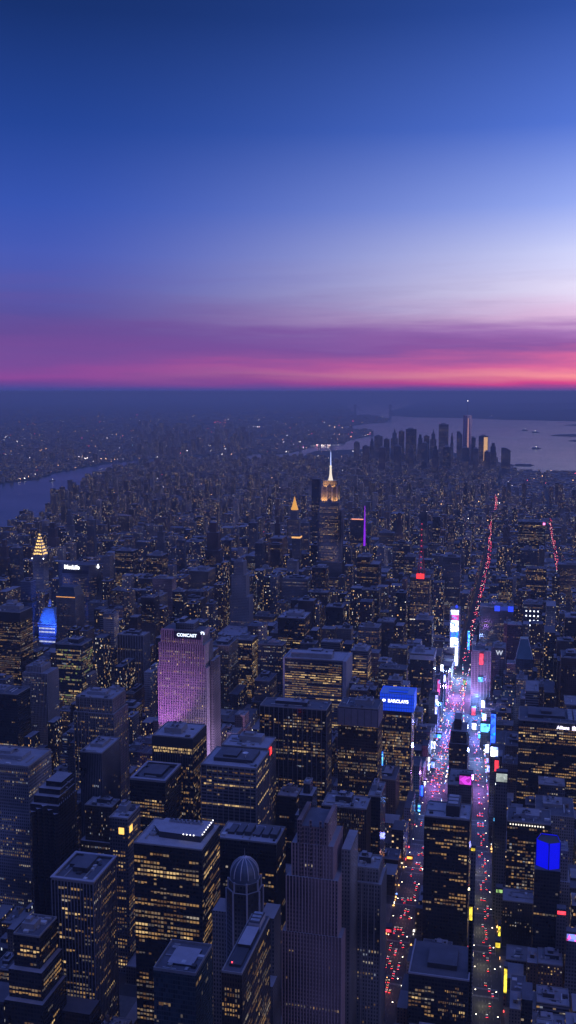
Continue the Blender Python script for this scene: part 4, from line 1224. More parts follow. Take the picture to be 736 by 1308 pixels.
# ---- the spired skyscraper with golden floodlit crown
Ye = 2585.0
xe = x_at(422.3, Ye, 300)
r = thing('spire_skyscraper', 'tallest stone skyscraper with golden floodlit crown and glowing white spire, centre right', 'skyscraper', (xe, Ye, 0))
zE = lambda py: z_at(422, py, Ye)[1]
FOOT.append((xe - 60, xe + 60, Ye - 45, Ye + 45, 'spired skyscraper'))
z1, z2, z3, z4, z5 = zE(641), zE(622), zE(613.5), zE(595.5), zE(577)
sub('base', [fmat('stone'), roofm], r, lambda m: (m.box(xe - 34, xe + 34, Ye - 24, Ye + 24, 110, 150, 0, 1), m.box(xe - 56, xe + 56, Ye - 32, Ye + 32, 0, 70, 0, 1), m.box(xe - 40, xe + 40, Ye - 28, Ye + 28, 70, 110, 0, 1)))
sub('shaft', [fmat('pale'), roofm], r, lambda m: (m.box(xe - 32, xe + 32, Ye - 14, Ye + 14, 110, z1 - 20, 0, 1), m.box(xe - 26, xe + 26, Ye - 20, Ye + 20, 110, z1, 0, 1)))
sub('crown', [fmat('pale'), roofm], r, lambda m: (m.box(xe - 23, xe + 23, Ye - 15, Ye + 15, z1, z2 + 6, 0, 1), m.box(xe - 18, xe + 18, Ye - 12, Ye + 12, z2 + 6, z3, 0, 1)))
sub('corner_pier', stone_light, r, lambda m: [m.box(xe + a - 2, xe + a + 2, Ye - 17, Ye - 15.01, z1, z2 + 4, 0) for a in (-20, -7, 7, 20)])
mastm = mat_emit('mast_glow', (1, .86, .70), 1.1)
sub('mast', mastm, r, lambda m: m.lathe(xe, Ye, [(7, z3), (5.4, z3 + 5), (3.2, z3 + 16), (2.4, z4 - 2), (3.6, z4 - 1), (2.2, z4 + 2), (0, z4 + 3)], 12))
sub('antenna', mat_emit('antenna_glow', (.45, .55, 1), 1.5), r, lambda m: m.tube((xe, Ye, z4 + 2), (xe, Ye, z5), 1.7, 6, 0, .8))
lit_windows(r, [(xe - 26, Ye - 20, 0, 52, 112, z1 - 4, 1), (xe + 26, Ye - 20, math.pi / 2, 40, 112, z1 - 4, .5), (xe - 40, Ye - 28, 0, 80, 20, 108, 1)], 'pale', 2.6, 'amber', 90, random.Random(2))
for (a, zz, tz, en) in ((-14, z1 - 2, z2 - 6, 4e4), (14, z1 - 2, z2 - 6, 4e4), (-11, z2 + 2, z3 - 4, 2.2e4), (11, z2 + 2, z3 - 4, 2.2e4)):
    spot('floodlight', (xe + a, Ye - 25, zz), (xe + a * .9, Ye - 13, tz), en, (1, .48, .12), 95, 1.5)
spot('floodlight', (xe + 32, Ye, z1 + 2), (xe + 18, Ye, z2), 5e4, (1, .6, .22), 95, 1.5)

# ---- golden pyramid
Yp = 3250.0
xp = x_at(376.5, Yp, 200)
zP = lambda py: z_at(376, py, Yp)[1]
r = thing('gilded_roof_tower', 'stone tower topped by a small glowing golden pyramid, left of the spired skyscraper', 'tower', (xp, Yp, 0))
FOOT.append((xp - 30, xp + 30, Yp - 25, Yp + 25, 'golden pyramid tower'))
zb, zt_ = zP(651), zP(634)
sub('walls', [fmat('stone'), roofm], r, lambda m: (m.box(xp - 30, xp + 30, Yp - 25, Yp + 25, 0, 110, 0, 1), m.box(xp - 18, xp + 18, Yp - 16, Yp + 20, 110, zb - 30, 0, 1), m.box(xp - 12, xp + 12, Yp - 12, Yp + 12, zb - 30, zb, 0, 1)))
sub('roof', mat_emit('gold_roof_flood_glow', (1, .45, .06), .9, base=(.5, .3, .08)), r, lambda m: m.lathe(xp, Yp, [(13, zb), (8, zb + (zt_ - zb) * .35), (4, zb + (zt_ - zb) * .7), (1.5, zt_ - 4), (0, zt_ + 2)], 8))  # roof surface glows by itself, standing in for floodlight on the gilding
lit_windows(r, [(xp - 18, Yp - 16, 0, 36, 60, zb - 30, 1)], 'stone', .5, 'warm', 40, random.Random(12))

# ---- purple lit pylon on a block
Yv = 2800.0
xv = x_at(465, Yv, 220)
r = thing('lit_pylon_tower', 'block with orange lit roof edge and tall violet pylon, right of the spired skyscraper', 'tower', (xv - 16, Yv, 0))
FOOT.append((xv - 40, xv + 6, Yv - 5, Yv + 40, 'violet pylon block'))
zV = lambda py: z_at(460, py, Yv)[1]
sub('walls', [fmat('grey'), roofm], r, lambda m: m.box(xv - 40, xv - 1, Yv, Yv + 34, 0, zV(664), 0, 1))
sub('roof_light', mat_emit('roofline_orange', (1, .35, .2), 1.3), r, lambda m: m.box(xv - 36, xv - 2, Yv - .8, Yv - .2, zV(664), zV(662.6), 0, bottom=True))
sub('pylon', mat_emit('pylon_violet', (.30, .02, .9), 1.0), r, lambda m: m.prism([(xv - 1, Yv - 2), (xv + 5, Yv - 2), (xv + 5, Yv + 4), (xv - 1, Yv + 4)], zV(697), zV(646), 0, 0, [(xv + 1.4, Yv - .5), (xv + 2.8, Yv - .5), (xv + 2.8, Yv + 2), (xv + 1.4, Yv + 2)]))
lit_windows(r, [(xv - 40, Yv, 0, 38, 60, zV(668), 1)], 'grey', .3, 'warm', 40, random.Random(13))

# ---- towers in the distance beyond the grid
FAR = []
def far_tower(label, xl, xr, yt, yb, style='grey', crown=None, name='distant_tower', cat='tower', lit=.25, pal='warm', group=None, depth=.7):
    """yb: where the foot would meet the ground, fixes the distance"""
    _, Y = at((xl + xr) / 2, yb, 3)
    X0, X1 = x_at(xl, Y, 100), x_at(xr, Y, 100)
    z = z_at((xl + xr) / 2, yt, Y)[1]
    D = (X1 - X0) * depth
    FAR.append((X0, X1, Y, Y + D))
    r = thing(name, label, cat, ((X0 + X1) / 2, Y, 3), group)
    W = X1 - X0
    if crown == 'step':
        sub('walls', [fmat(style), roofm], r, lambda m: (m.box(X0, X1, Y, Y + D, 3, z * .72, 0, 1), m.box(X0 + .12 * W, X1 - .12 * W, Y + .1 * D, Y + .9 * D, z * .72, z * .9, 0, 1), m.box(X0 + .28 * W, X1 - .28 * W, Y + .2 * D, Y + .8 * D, z * .9, z, 0, 1)))
        zz = z * .72
    elif crown == 'spire':
        sub('walls', [fmat(style), roofm], r, lambda m: (m.box(X0, X1, Y, Y + D, 3, z * .78, 0, 1), m.box(X0 + .2 * W, X1 - .2 * W, Y + .2 * D, Y + .8 * D, z * .78, z * .92, 0, 1)))
        sub('spire', roofd, r, lambda m: m.lathe((X0 + X1) / 2, Y + D / 2, [(W * .18, z * .92), (0, z * 1.05)], 8))
        zz = z * .78
    elif crown == 'slant':
        def _(m):
            m.box(X0, X1, Y, Y + D, 3, z * .9, 0, 1)
            m.prism([(X0, Y), (X1, Y), (X1, Y + D), (X0, Y + D)], z * .9, z, 0, 1, [(X0, Y), (X0 + W * .45, Y), (X0 + W * .45, Y + D), (X0, Y + D)])
        sub('walls', [fmat(style), roofm], r, _)
        zz = z * .9
    else:
        sub('walls', [fmat(style), roofm], r, lambda m: m.box(X0, X1, Y, Y + D, 3, z, 0, 1))
        sub('roof', [roofm], r, lambda m: m.box(X0 + W * .2, X1 - W * .3, Y + D * .2, Y + D * .8, z + .01, z + 9, 0))
        zz = z
    sty = STY[style]
    lit_windows(r, [(X0, Y, 0, W, 12, zz, 1)], style, lit * 1.0, pal, 12, random.Random(int(xl)), run=.2)
    return r, (X0, X1, Y, Y + D, z)
DT = [(452, 459, 565, 596, 'grey', None, 'short block at the far left end of the distant skyline'),
      (472, 478, 560, 594, 'grey', 'step', 'stepped tower standing second from the left in the distant skyline'),
      (478, 488, 557, 597, 'stone', None, 'broad pale block near the left end of the distant skyline'),
      (490, 497, 561, 600, 'black', None, 'dark slab right of the broad pale block in the distant skyline'),
      (499, 508, 549, 598, 'stone', 'spire', 'tall spired tower left of the two twin-like dark slabs downtown'),
      (509, 516, 551, 599, 'black', None, 'first of two tall dark slabs in the left distant skyline'),
      (518, 531, 548, 601, 'black', None, 'widest tall dark slab in the left half of the distant skyline'),
      (533, 540, 555, 598, 'grey', 'step', 'grey stepped tower right of the widest dark slab downtown'),
      (541, 548, 557, 602, 'black', None, 'dark slab between the stepped tower and the two-horned tower downtown'),
      (549, 557, 550, 599, 'grey', 'spire', 'narrow spired tower left of the brightly sided pair downtown'),
      (560, 572, 542, 601, 'grey', None, 'tall broad tower with dim lit windows left of the tallest downtown tower'),
      (575, 579, 553, 597, 'stone', 'step', 'small stepped tower just left of the tallest downtown tower'),
      (583, 590, 551, 600, 'grey', 'slant', 'slant-topped tower touching the left side of the tallest downtown tower'),
      (600, 607, 559, 602, 'black', None, 'dark slab just right of the tallest downtown tower'),
      (611, 623, 557, 605, 'curtain', None, 'squarish downtown tower glowing amber on its right face'),
      (625, 634, 566, 607, 'grey', 'step', 'stepped tower right of the amber glowing downtown tower'),
      (640, 652, 572, 608, 'grey', 'slant', 'low slant-topped block at the right end of the distant skyline'),
      (463, 471, 570, 604, 'brick', None, 'brown low block in front of the left end of the distant skyline'),
      (484, 492, 572, 612, 'brick', None, 'brown mid-height block in front of the spired tower downtown'),
      (503, 512, 570, 614, 'grey', None, 'grey block in front of the first tall dark slab downtown'),
      (522, 529, 569, 613, 'stone', 'step', 'pale stepped block in front of the widest dark slab downtown'),
      (538, 546, 566, 611, 'grey', None, 'grey block in front of the grey stepped tower downtown'),
      (552, 560, 570, 616, 'brick', 'step', 'brown stepped block in front of the narrow spired tower downtown'),
      (566, 576, 571, 613, 'black', None, 'dark block in front of the tall broad downtown tower'),
      (590, 599, 572, 612, 'grey', None, 'grey block in front of the tallest downtown tower'),
      (604, 611, 573, 615, 'stone', None, 'pale block left of the amber glowing downtown tower'),
      (618, 626, 577, 614, 'grey', None, 'grey low block in front of the amber glowing downtown tower')]
for a, b_, yt, yb, sty, cr0, lab in DT:
    rr, ff = far_tower(lab, a, b_, yt, yb, sty, cr0, group='downtown towers on the far tip')
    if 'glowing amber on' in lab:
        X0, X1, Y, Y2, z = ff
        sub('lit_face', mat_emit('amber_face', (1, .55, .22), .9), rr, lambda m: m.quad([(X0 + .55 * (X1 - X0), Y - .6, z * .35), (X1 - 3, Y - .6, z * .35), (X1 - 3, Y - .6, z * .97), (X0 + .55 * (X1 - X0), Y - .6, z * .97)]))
# tallest downtown tower
_, Yw = at(596, 606, 3)
xw = x_at(596.5, Yw, 200)
zr, zs = z_at(596, 530.5, Yw)[1], z_at(596, 512, Yw)[1]
r = thing('tapering_tower', 'tallest downtown tower, a tapering prism with a pink glint and a thin mast', 'skyscraper', (xw, Yw, 3))
FAR.append((xw - 35, xw + 35, Yw - 35, Yw + 35))
q0 = [(xw - 32, Yw - 32), (xw, Yw - 32), (xw + 32, Yw - 32), (xw + 32, Yw), (xw + 32, Yw + 32), (xw, Yw + 32), (xw - 32, Yw + 32), (xw - 32, Yw)]
k_ = 24
q1 = [(xw - k_ / 2 - 4, Yw - k_ / 2 - 4), (xw, Yw - 30), (xw + 16, Yw - 16), (xw + 30, Yw), (xw + 16, Yw + 16), (xw, Yw + 30), (xw - 16, Yw + 16), (xw - 30, Yw)]
sub('walls', mat_plain('sky_mirror_glass', (.42, .38, .46), .16, .85, 0), r, lambda m: (m.box(xw - 33, xw + 33, Yw - 33, Yw + 33, 3, 55), m.prism(q0, 55, zr, 0, 0, q1)))
sub('mast', mat_plain('mast_steel', (.5, .5, .55), .4, .5), r, lambda m: (m.tube((xw, Yw, zr), (xw, Yw, min(zs, 606)), 2.2, 6, 0, .8),))
sub('beacon', mat_emit('white_beacon', (1, .9, .9), 8), r, lambda m: m.lathe(xw, Yw, [(0, min(zs, 606) - 3), (3, min(zs, 606)), (0, min(zs, 606) + 3)], 6))
sub('painted_glint', mat_emit('pink_glint_glow', (1, .5, .45), .5), r, lambda m: m.quad([(xw + 2, Yw - 33.4, 60), (xw + 16, Yw - 33.4, 60), (xw + 12, Yw - 31.5, zr - 20), (xw + 5, Yw - 31.5, zr - 20)]))  # glowing strip stands in for the pink sky reflected in the glass

# dark towers beyond midtown
for a, b_, yt, yb, sty, lt, lab in [(262, 281, 668, 790, 'brick', .5, 'dark red brick tower with a column of orange lights, left of centre beyond the grid'),
                                (398, 408, 612, 735, 'curtain', .1, 'dark glass tower just left of the spired skyscraper'),
                                (428, 438, 650, 745, 'grey', .3, 'grey block peeking out right behind the spired skyscraper'),
                                (84, 93, 652, 720, 'stone', .15, 'pale riverside tower on the left above the needle spire'),
                                (60, 72, 668, 735, 'brick', .1, 'brown riverside slab left beside the river bend'),
                                (112, 121, 664, 738, 'grey', .1, 'grey tower left of centre near the river'),
                                (200, 210, 672, 745, 'stone', .1, 'pale narrow tower in the left middle distance'),
                                (318, 328, 668, 752, 'grey', .2, 'grey tower above the slim blue grey slab'),
                                (350, 358, 660, 745, 'brick', .2, 'brown tower left of the golden pyramid'),
                                (384, 394, 668, 742, 'grey', .2, 'grey slab right below the golden pyramid'),
                                (505, 514, 655, 748, 'brick', .3, 'brown tower between the violet pylon and the red mast'),
                                (536, 546, 645, 735, 'stone', .2, 'pale tower behind the red lit mast'),
                                (552, 562, 660, 738, 'black', .3, 'dark tower right behind the red lit mast'),
                                (572, 580, 662, 742, 'grey', .3, 'grey tower left of the far red traffic trail'),
                                (640, 652, 664, 745, 'brick', .3, 'brown block right of the far red traffic trail'),
                                (0, 10, 690, 770, 'brick', .2, 'brown tower at the left edge beside the river'),
                                (14, 26, 700, 780, 'grey', .2, 'grey tower near the left edge left of the needle spire'),
                                (226, 236, 690, 775, 'grey', .3, 'grey tower left of the broad stone building with blank wall'),
                                (286, 294, 690, 775, 'curtain', .3, 'dark glass tower left of the slender ribbed tower')]:
    rr, ff = far_tower(lab, a, b_, yt, yb, sty, 'step' if sty in ('brick', 'stone') else None, lit=lt * 1.4)
    FOOT.append((ff[0] - 2, ff[1] + 2, ff[2] - 2, ff[3] + 2, ''))

# ================================================================== FILL: ordinary buildings on every free lot
def hits(x0, x1, y0, y1, g=2.0):
    for F_ in FOOT:
        if x0 < F_[1] + g and x1 > F_[0] - g and y0 < F_[3] + g and y1 > F_[2] - g: return True
    return False
HS = []
for F_ in FOOT:
    if len(F_) > 4:
        a = proj(F_[0], F_[2], 100)[0]; b_ = proj(F_[1], F_[2], 100)[0]
        HS.append((a, b_, F_[2], proj((F_[0] + F_[1]) / 2, F_[2], 0)[1], F_))
# roof height in pixels for the named towers, from their walls
TOPS = {}
for o in col.objects:
    if o.parent is None and o.type == 'EMPTY' and o.get('label'):
        zt_ = max((o.location.z + v[2] for c in o.children if c.type == 'MESH' and c.name.split('.')[0] in ('walls', 'shaft') for v in [c.bound_box[1]]), default=100)
        TOPS[(round(o.location.x), round(o.location.y))] = (zt_, o['label'], o)
HT = []
for (x, y), (zt_, lab, o) in TOPS.items():
    px, py = proj(x, y, zt_)
    HT.append((px, py, y, zt_, lab))
rg = random.Random(21)
GEN = []
LOWZ = [(44, 73, 1990, 834), (195, 282, 1400, 925), (600, 630, 1800, 900), (484, 530, 1370, 985), (574, 588, 2110, 856), (296, 318, 2160, 788), (44, 64, 2180, 760), (72, 106, 1960, 806)]
for (bx0, bx1, by0, by1, s) in BL:
    pxa = proj(bx0, by0, 0)[0]; pxb = proj(bx1, by0, 0)[0]
    if pxb < -60 or pxa > 800: continue
    Ym_ = (by0 + by1) / 2
    off = 0
    if s == 'l': bx1 -= 3
    if s == 'r': bx0 += 3
    rows = [(by0 + 1.5, (by0 + by1) / 2 - 1), ((by0 + by1) / 2 + 1, by1 - 1.5)] if rg.random() < .75 else [(by0 + 1.5, by1 - 1.5)]
    for (ya, yb) in rows:
        x = bx0 + 1.5
        while x < bx1 - 8:
            wd = rg.choice([13, 16, 20, 24, 28, 34, 46] if Ym_ > 1000 else [10, 14, 18, 24, 30])
            if bx1 - 1.5 - (x + wd) < 9: wd = bx1 - 1.5 - x
            xa, xb = x, x + wd
            x += wd + rg.choice([.3, .3, .3, 3])
            if xb - xa < 7: continue
            if hits(xa, xb, ya, yb):
                # try a cut-down lot
                ok = False
                for (c0, c1) in ((xa, xa + .45 * (xb - xa)), (xb - .45 * (xb - xa), xb)):
                    if c1 - c0 > 8 and not hits(c0, c1, ya, yb, .6): xa, xb, ok = c0, c1, True; break
                if not ok: continue
            # height
            t_ = rg.random()
            if Ym_ < 1000: h = rg.choice([14, 18, 22, 30, 45]) * rg.uniform(.8, 1.2)
            elif Ym_ < 1500: h = (rg.uniform(22, 60) if t_ < .6 else rg.uniform(60, 115))
            elif Ym_ < 2700: h = (rg.uniform(30, 80) if t_ < .4 else rg.uniform(80, 150) if t_ < .8 else rg.uniform(140, 205))
            else: h = (rg.uniform(25, 60) if t_ < .5 else rg.uniform(50, 120) if t_ < .88 else rg.uniform(120, 175))
            xc_ = (xa + xb) / 2
            if Ym_ < BROAD and AX - 5 < xc_ < bx_at(Ym_) + 5: h = min(h, rg.uniform(14, 32))
            if abs(xc_ - AX) < 60 and Ym_ > 900: h = min(h, rg.uniform(30, 80))
            if -40 < xc_ - bx_at(Ym_) < 70 and Ym_ < BROAD: h = min(h, rg.uniform(25, 60))
            if abs(xc_ - (AX + 235)) < 60 and Ym_ > 2400: h = min(h, 50)
            if xc_ < -700 and Ym_ > 2300: h *= .8
            p0, p1 = proj(xa, ya, h)[0], proj(xb, ya, h)[0]
            for (l0, l1, lY, ly) in LOWZ:
                if yb < lY and l0 < p1 and l1 > p0:
                    while h > 12 and proj(xc_, ya, h)[1] < ly: h -= 4
            for (hx0, hx1, hY, hyb, F_) in HS:
                if F_[4] == 'plaza': continue
                if hY > yb and hx0 < p1 and hx1 > p0:
                    # leave the upper part of the named tower behind in view
                    tops = [q for q in HT if abs(q[0] - (hx0 + hx1) / 2) < 14 and abs(q[2] - hY) < 80]
                    if tops:
                        ylim = tops[0][1] + .34 * (hyb - tops[0][1])
                        while h > 15 and proj(xc_, ya, h)[1] < ylim: h -= 4
            GEN.append([xa, xb, ya, yb, h])
def psize(g):
    xa, xb, ya, yb, h = g
    p = proj(xa, ya, h); q = proj(xb, ya, 3); p2 = proj(xa, yb, h)
    if p[0] > 745 or q[0] < -8 or p[1] > 1345: return 0
    vis = min(1.0, max(.0, (min(q[0], 736) - max(p[0], 0)) / max(1, q[0] - p[0])))
    return (q[0] - p[0]) * min(q[1] - p[1], 60) * vis + (q[0] - p[0]) * (p[1] - p2[1]) * vis
for g in GEN: g.append(psize(g))
GEN = [g for g in GEN if g[5] > 0]
GEN.sort(key=lambda g: -g[5])
near, rest = GEN[:290], GEN[290:]
COLW = {'black': 'black', 'curtain': 'dark glass', 'bronze': 'brown', 'stone': 'pale stone', 'pale': 'light grey', 'grey': 'grey', 'brick': 'red brick', 'tan': 'tan brick', 'stripe': 'pinstriped grey', 'band': 'grey banded', 'pink': 'pinkish', 'teal': 'teal glass'}
def shortname(lab):
    s = lab.split(',')[0]
    w_ = s.split()
    if len(w_) > 8:
        for cut in (' with ', ' standing ', ' cut ', ' covered ', ' carrying ', ' whose ', ' topped ', ' in ', ' at '):
            if cut in s:
                t1 = s.split(cut)[0]
                t2 = ' '.join(s.split(cut)[1].split()[:4])
                s = t1 + cut + t2
                break
    w_ = s.split()
    while len(w_) > 8: w_.pop()
    while w_[-1] in ('and', 'a', 'of', 'the', 'with', 'an', 'its', 'on', 'in', 'at', 'four', 'long', 'one', 'two', 'small', 'deep', 'yellow', 'white', 'pale', 'fine', 'bright', 'glowing', 'orange', 'rows', 'top', 'by', 'flat', 'thin'): w_.pop()
    return ' '.join(w_)
ORD = ['', 'second nearest ', 'third nearest ', 'fourth nearest ', 'fifth nearest ', 'sixth nearest ', 'seventh nearest ', 'eighth nearest ', 'ninth nearest ', 'tenth nearest ']
used = {}
styles = ['brick', 'tan', 'stone', 'grey', 'pale', 'band', 'bronze', 'curtain', 'black', 'stone', 'grey', 'pink']
def generic(g, n):
    xa, xb, ya, yb, h, ps = g
    rg = random.Random(n * 13 + 5)
    style = rg.choice(styles)
    cx, cy = (xa + xb) / 2, (ya + yb) / 2
    lit = rg.choice([.08, .15, .25, .4]) * (1.2 if ya > 1300 else .7)
    tall = h > 60
    feat = ''
    tiers = [(0, 1, 0, 1, 0, 1)]
    W, D = xb - xa, yb - ya
    k = rg.random()
    if tall and k < .45 and min(W, D) > 16:
        f1 = rg.uniform(.55, .8)
        tiers = [(0, 1, 0, 1, 0, f1), (.12, .88, .1, .95, f1, 1)]
        feat = 'stepped '
    elif tall and k < .6 and W > 24:
        tiers = [(0, 1, 0, 1, 0, .35), (.2, .8, .1, .9, .35, 1)]
        feat = 'slim-topped '
    pent = min(W, D) > 14 and rg.random() < .6
    tank = (style in ('brick', 'tan', 'stone')) and rg.random() < .6
    roofc = rg.choice(['pale', 'dark', 'pale'])
    # label: look first, then the nearest named tower
    px, py = proj(cx, ya, h)
    best = min(HT, key=lambda q: (q[0] - px) ** 2 + ((q[1] + 25 - py) * .8) ** 2)
    dx, dy = best[0] - px, best[2] - cy
    rel = ('behind' if dy < -30 else 'in front of') if abs(dx) < 16 else ('left of' if dx > 0 else 'right of')
    size = 'low' if h < 30 else 'mid-rise' if h < 60 else 'tall'
    kindw = 'slab' if W > 1.7 * D else 'block' if not tall else 'tower'
    base = '%s %s%s %s %s' % (size, feat, COLW[style], kindw, 'with water tank' if tank else 'with %s roof' % roofc)
    lab = base + ' ' + rel + ' the ' + shortname(best[4])
    o = used.get(lab, 0)
    used[lab] = o + 1
    if o: lab = ORD[min(o, 9)] + lab
    w_ = lab.split()
    if len(w_) > 16:
        w_ = lab.replace(' with water tank', ' with tank').replace(' with pale roof', '').replace(' with dark roof', '').split()
        while len(w_) > 14: w_.pop()
        while w_[-1] in ('and', 'a', 'of', 'the', 'with', 'an', 'its', 'on', 'in', 'at', 'deep', 'white', 'glowing'): w_.pop()
        lab = ' '.join(w_)
        while lab in used:
            o = used[lab]; used[lab] += 1
            lab2 = ORD[min(o, 9)] + lab
            if lab2 not in used: lab = lab2; break
            lab = lab2
        used[lab] = 1
    nm = 'office_building' if style in ('black', 'curtain', 'band', 'bronze', 'grey') else 'apartment_building'
    root = thing(nm, lab, 'building', (cx, cy, 3.17), 'ordinary buildings filling the street blocks')
    m = MB()
    faces = []
    z0 = 3.17
    uo = n * 40 * STY[style][2]
    for (a, b_, c, e, f0, f1) in tiers:
        x0, x1, y0, y1, za, zb = xa + a * W, xa + b_ * W, ya + c * D, ya + e * D, z0 + f0 * h, z0 + f1 * h
        m.box(x0, x1, y0, y1, za, zb, 0, 1, uo)
        faces += box_faces(x0, x1, y0, y1, max(za, 6), zb)
    rm = roofm if roofc == 'pale' else roofd
    m.build('walls', [fmat(style), rm], root)
    a, b_, c, e, f0, f1 = tiers[-1]
    X0, X1, Y0, Y1 = xa + a * W, xa + b_ * W, ya + c * D, ya + e * D
    rf = roof_stuff(root, X0, X1, Y0, Y1, z0 + h, rg, 1.2, rm, None, .8 if ya < 1500 else .3, pent)
    if tank:
        tx, ty = rg.uniform(X0 + 3, X1 - 3), rg.uniform(Y0 + 3, Y1 - 3)
        zz = z0 + h + (9 if pent else 3)
        wt = MB()
        wt.lathe(tx, ty, [(2.0, zz), (2.0, zz + 4), (0, zz + 5.6)], 12)
        tk = wt.build('water_tank', wood, root)
        lg = MB()
        for sx in (-1, 1):
            for sy in (-1, 1): lg.tube((tx + sx * 1.3, ty + sy * 1.3, z0 + h), (tx + sx * 1.3, ty + sy * 1.3, zz), .15, 4)
        lg.build('tank_stand', darkm, tk)
    lit_windows(root, faces, style, lit, rg.choice(['warm', 'warm', 'amber', 'white', 'dim', 'cool']), 4 if ya < 1400 else 0, rg, None, .25, 1, 0)
for n, g in enumerate(near): generic(g, n)

# the rest of the blocks, too many and too small to tell apart
FST = ['grey', 'stone', 'brick', 'black', 'pale', 'curtain', 'tan']
fm_ = [fmat(s_, .11) for s_ in FST]
mb = MB()
def fbox(x0, x1, y0, y1, z0, z1, k, rg, pent=True):
    mb.box(x0, x1, y0, y1, z0, z1, k, len(FST) + (rg.random() < .5), rg.randint(0, 4000) * 30)
    if pent and rg.random() < .5:
        w_, d_ = x1 - x0, y1 - y0
        mb.box(x0 + .3 * w_, x0 + .7 * w_, y0 + .3 * d_, y0 + .7 * d_, z1, z1 + rg.uniform(3, 6), k, len(FST), rg.randint(0, 999) * 30)
for g in rest:
    fbox(g[0], g[1], g[2], g[3], 3.17, 3.17 + g[4], rg.randrange(len(FST)), rg)
# midtown south to the tip
rg = random.Random(77)
def in_man(x, y): return inside_poly((x, y), MAN)
Y = YF + 6
row_i = 0
while Y < 8300:
    x = -3000
    while x < 1500:
        wd = rg.choice([18, 24, 30, 40])
        xa, xb = x, x + wd
        x += wd + rg.choice([1, 1, 2, 14])
        pa = proj(xa, Y, 10)[0]
        if pa < -20 or pa > 756: continue
        if abs((xa + xb) / 2 - (AX - 0.016 * (Y - 3200))) < 20 or abs((xa + xb) / 2 - (AX + 235)) < 20 or abs((xa + xb) / 2 - (AX - 280)) < 14: continue
        if not in_man(xa, Y) or not in_man(xb, Y + 26) or hits(xa, xb, Y, Y + 26) or any(xa < f_[1] and xb > f_[0] and Y < f_[3] and Y + 26 > f_[2] for f_ in FAR): continue
        h = rg.uniform(12, 32)
        t_ = rg.random()
        if t_ < .2: h = rg.uniform(35, 75)
        if t_ < .07 and Y < 5400: h, xb = rg.uniform(75, 150), xa + 20
        if Y > 6600 and 455 < pa < 630 and t_ < .6: h = rg.uniform(30, 85)
        if pa > 630 and Y > 5600: h = min(h, 24)
        fbox(xa, xb, Y, Y + rg.uniform(20, 27), 3, 3 + h, rg.randrange(len(FST)), rg, h > 30)
    row_i += 1
    Y += 29 if row_i % 2 else 46
# the east side of the blocks
Y = 2000
while Y < YF:
    x = -2600
    while x < AVES[0] - 20:
        wd = rg.choice([24, 34, 46])
        xa, xb = x, x + wd
        x += wd + rg.choice([1, 2, 16])
        pa = proj(xa, Y, 10)[0]
        if pa < -20 or not in_man(xa, Y) or not in_man(xa, Y + 30) or hits(xa, xb, Y, Y + 28): continue
        h = rg.uniform(20, 60) if rg.random() < .65 else rg.uniform(60, 130)
        if Y < 2500: h = min(h, 80)
        fbox(xa, xb, Y, Y + rg.uniform(20, 28), 3, 3 + h, rg.randrange(len(FST)), rg)
    Y += 40
print('fill boxes', len(mb.f) // 5)
kind(mb.build('city_buildings', fm_ + [roofm, roofd]), 'stuff')
# beyond the river
mb = MB()
rg = random.Random(5)
for i in range(15000):
    px, py = rg.uniform(-20, 560), 513 + 125 * rg.random() ** 1.25
    x, y = at(px, py, 3)
    if y > 34000 or not inside_poly((x, y), BRK): continue
    s_ = max(14, y * .0032) * rg.uniform(.5, 1.6)
    dd = max(12, y * .003) * rg.uniform(.6, 1.5)
    if not inside_poly((x + s_, y), BRK) or not inside_poly((x, y + dd), BRK): continue
    h = rg.uniform(7, 20)
    if rg.random() < .05: h = rg.uniform(25, 70)
    if 170 < px < 320 and 548 < py < 592 and rg.random() < .12: h = rg.uniform(60, 150)
    mb.box(x, x + s_, y, y + dd, 3, 3 + h, rg.randrange(len(FST)), len(FST) + (rg.random() < .5), rg.randint(0, 4000) * 30)
print('brooklyn boxes', len(mb.f) // 5)
kind(mb.build('distant_city_buildings', fm_ + [roofm, roofd]), 'stuff')

# ================================================================== AVENUES: screens, traffic, lamps
SCR = {'white': ((.72, .80, 1), 6), 'cyan': ((.10, .50, 1), 3.2), 'pink': ((1, .10, .55), 1.8), 'red': ((1, .05, .08), 2.0), 'blue': ((.02, .08, 1), 3.5), 'lavender': ((.42, .42, 1), 3.0),
       'yellow': ((1, .75, .06), 1.6), 'magenta': ((.7, .05, .75), 1.2), 'dimwhite': ((.7, .8, .75), .7), 'orange': ((1, .35, .06), 2.4), 'green': ((.45, .8, .25), .8)}
def screen_mat(k):
    nm = 'screen_' + k
    if nm in MC: return MC[nm]
    c, s = SCR[k]
    m = mat_emit(nm, c, s, True)
    t = m.node_tree
    b = t.nodes['Principled BSDF']
    g = N(t, 'ShaderNodeNewGeometry')
    v = N(t, 'ShaderNodeTexVoronoi')
    v.inputs['Scale'].default_value = .22
    t.links.new(g.outputs['Position'], v.inputs['Vector'])
    spc = N(t, 'ShaderNodeSeparateColor')
    t.links.new(v.outputs['Color'], spc.inputs[0])
    t.links.new(mth(t, 'MULTIPLY', mth(t, 'ADD', spc.outputs[0], .35), s), b.inputs['Emission Strength'])
    cc = mixc(t, mth(t, 'GREATER_THAN', spc.outputs[1], .72 if k in ('white', 'cyan', 'blue', 'lavender', 'pink') else 1.5), (*c, 1), (c[0] * .25, c[0] * .15 + .15, 1, 1))
    t.links.new(cc, b.inputs['Emission Color'])
    return m
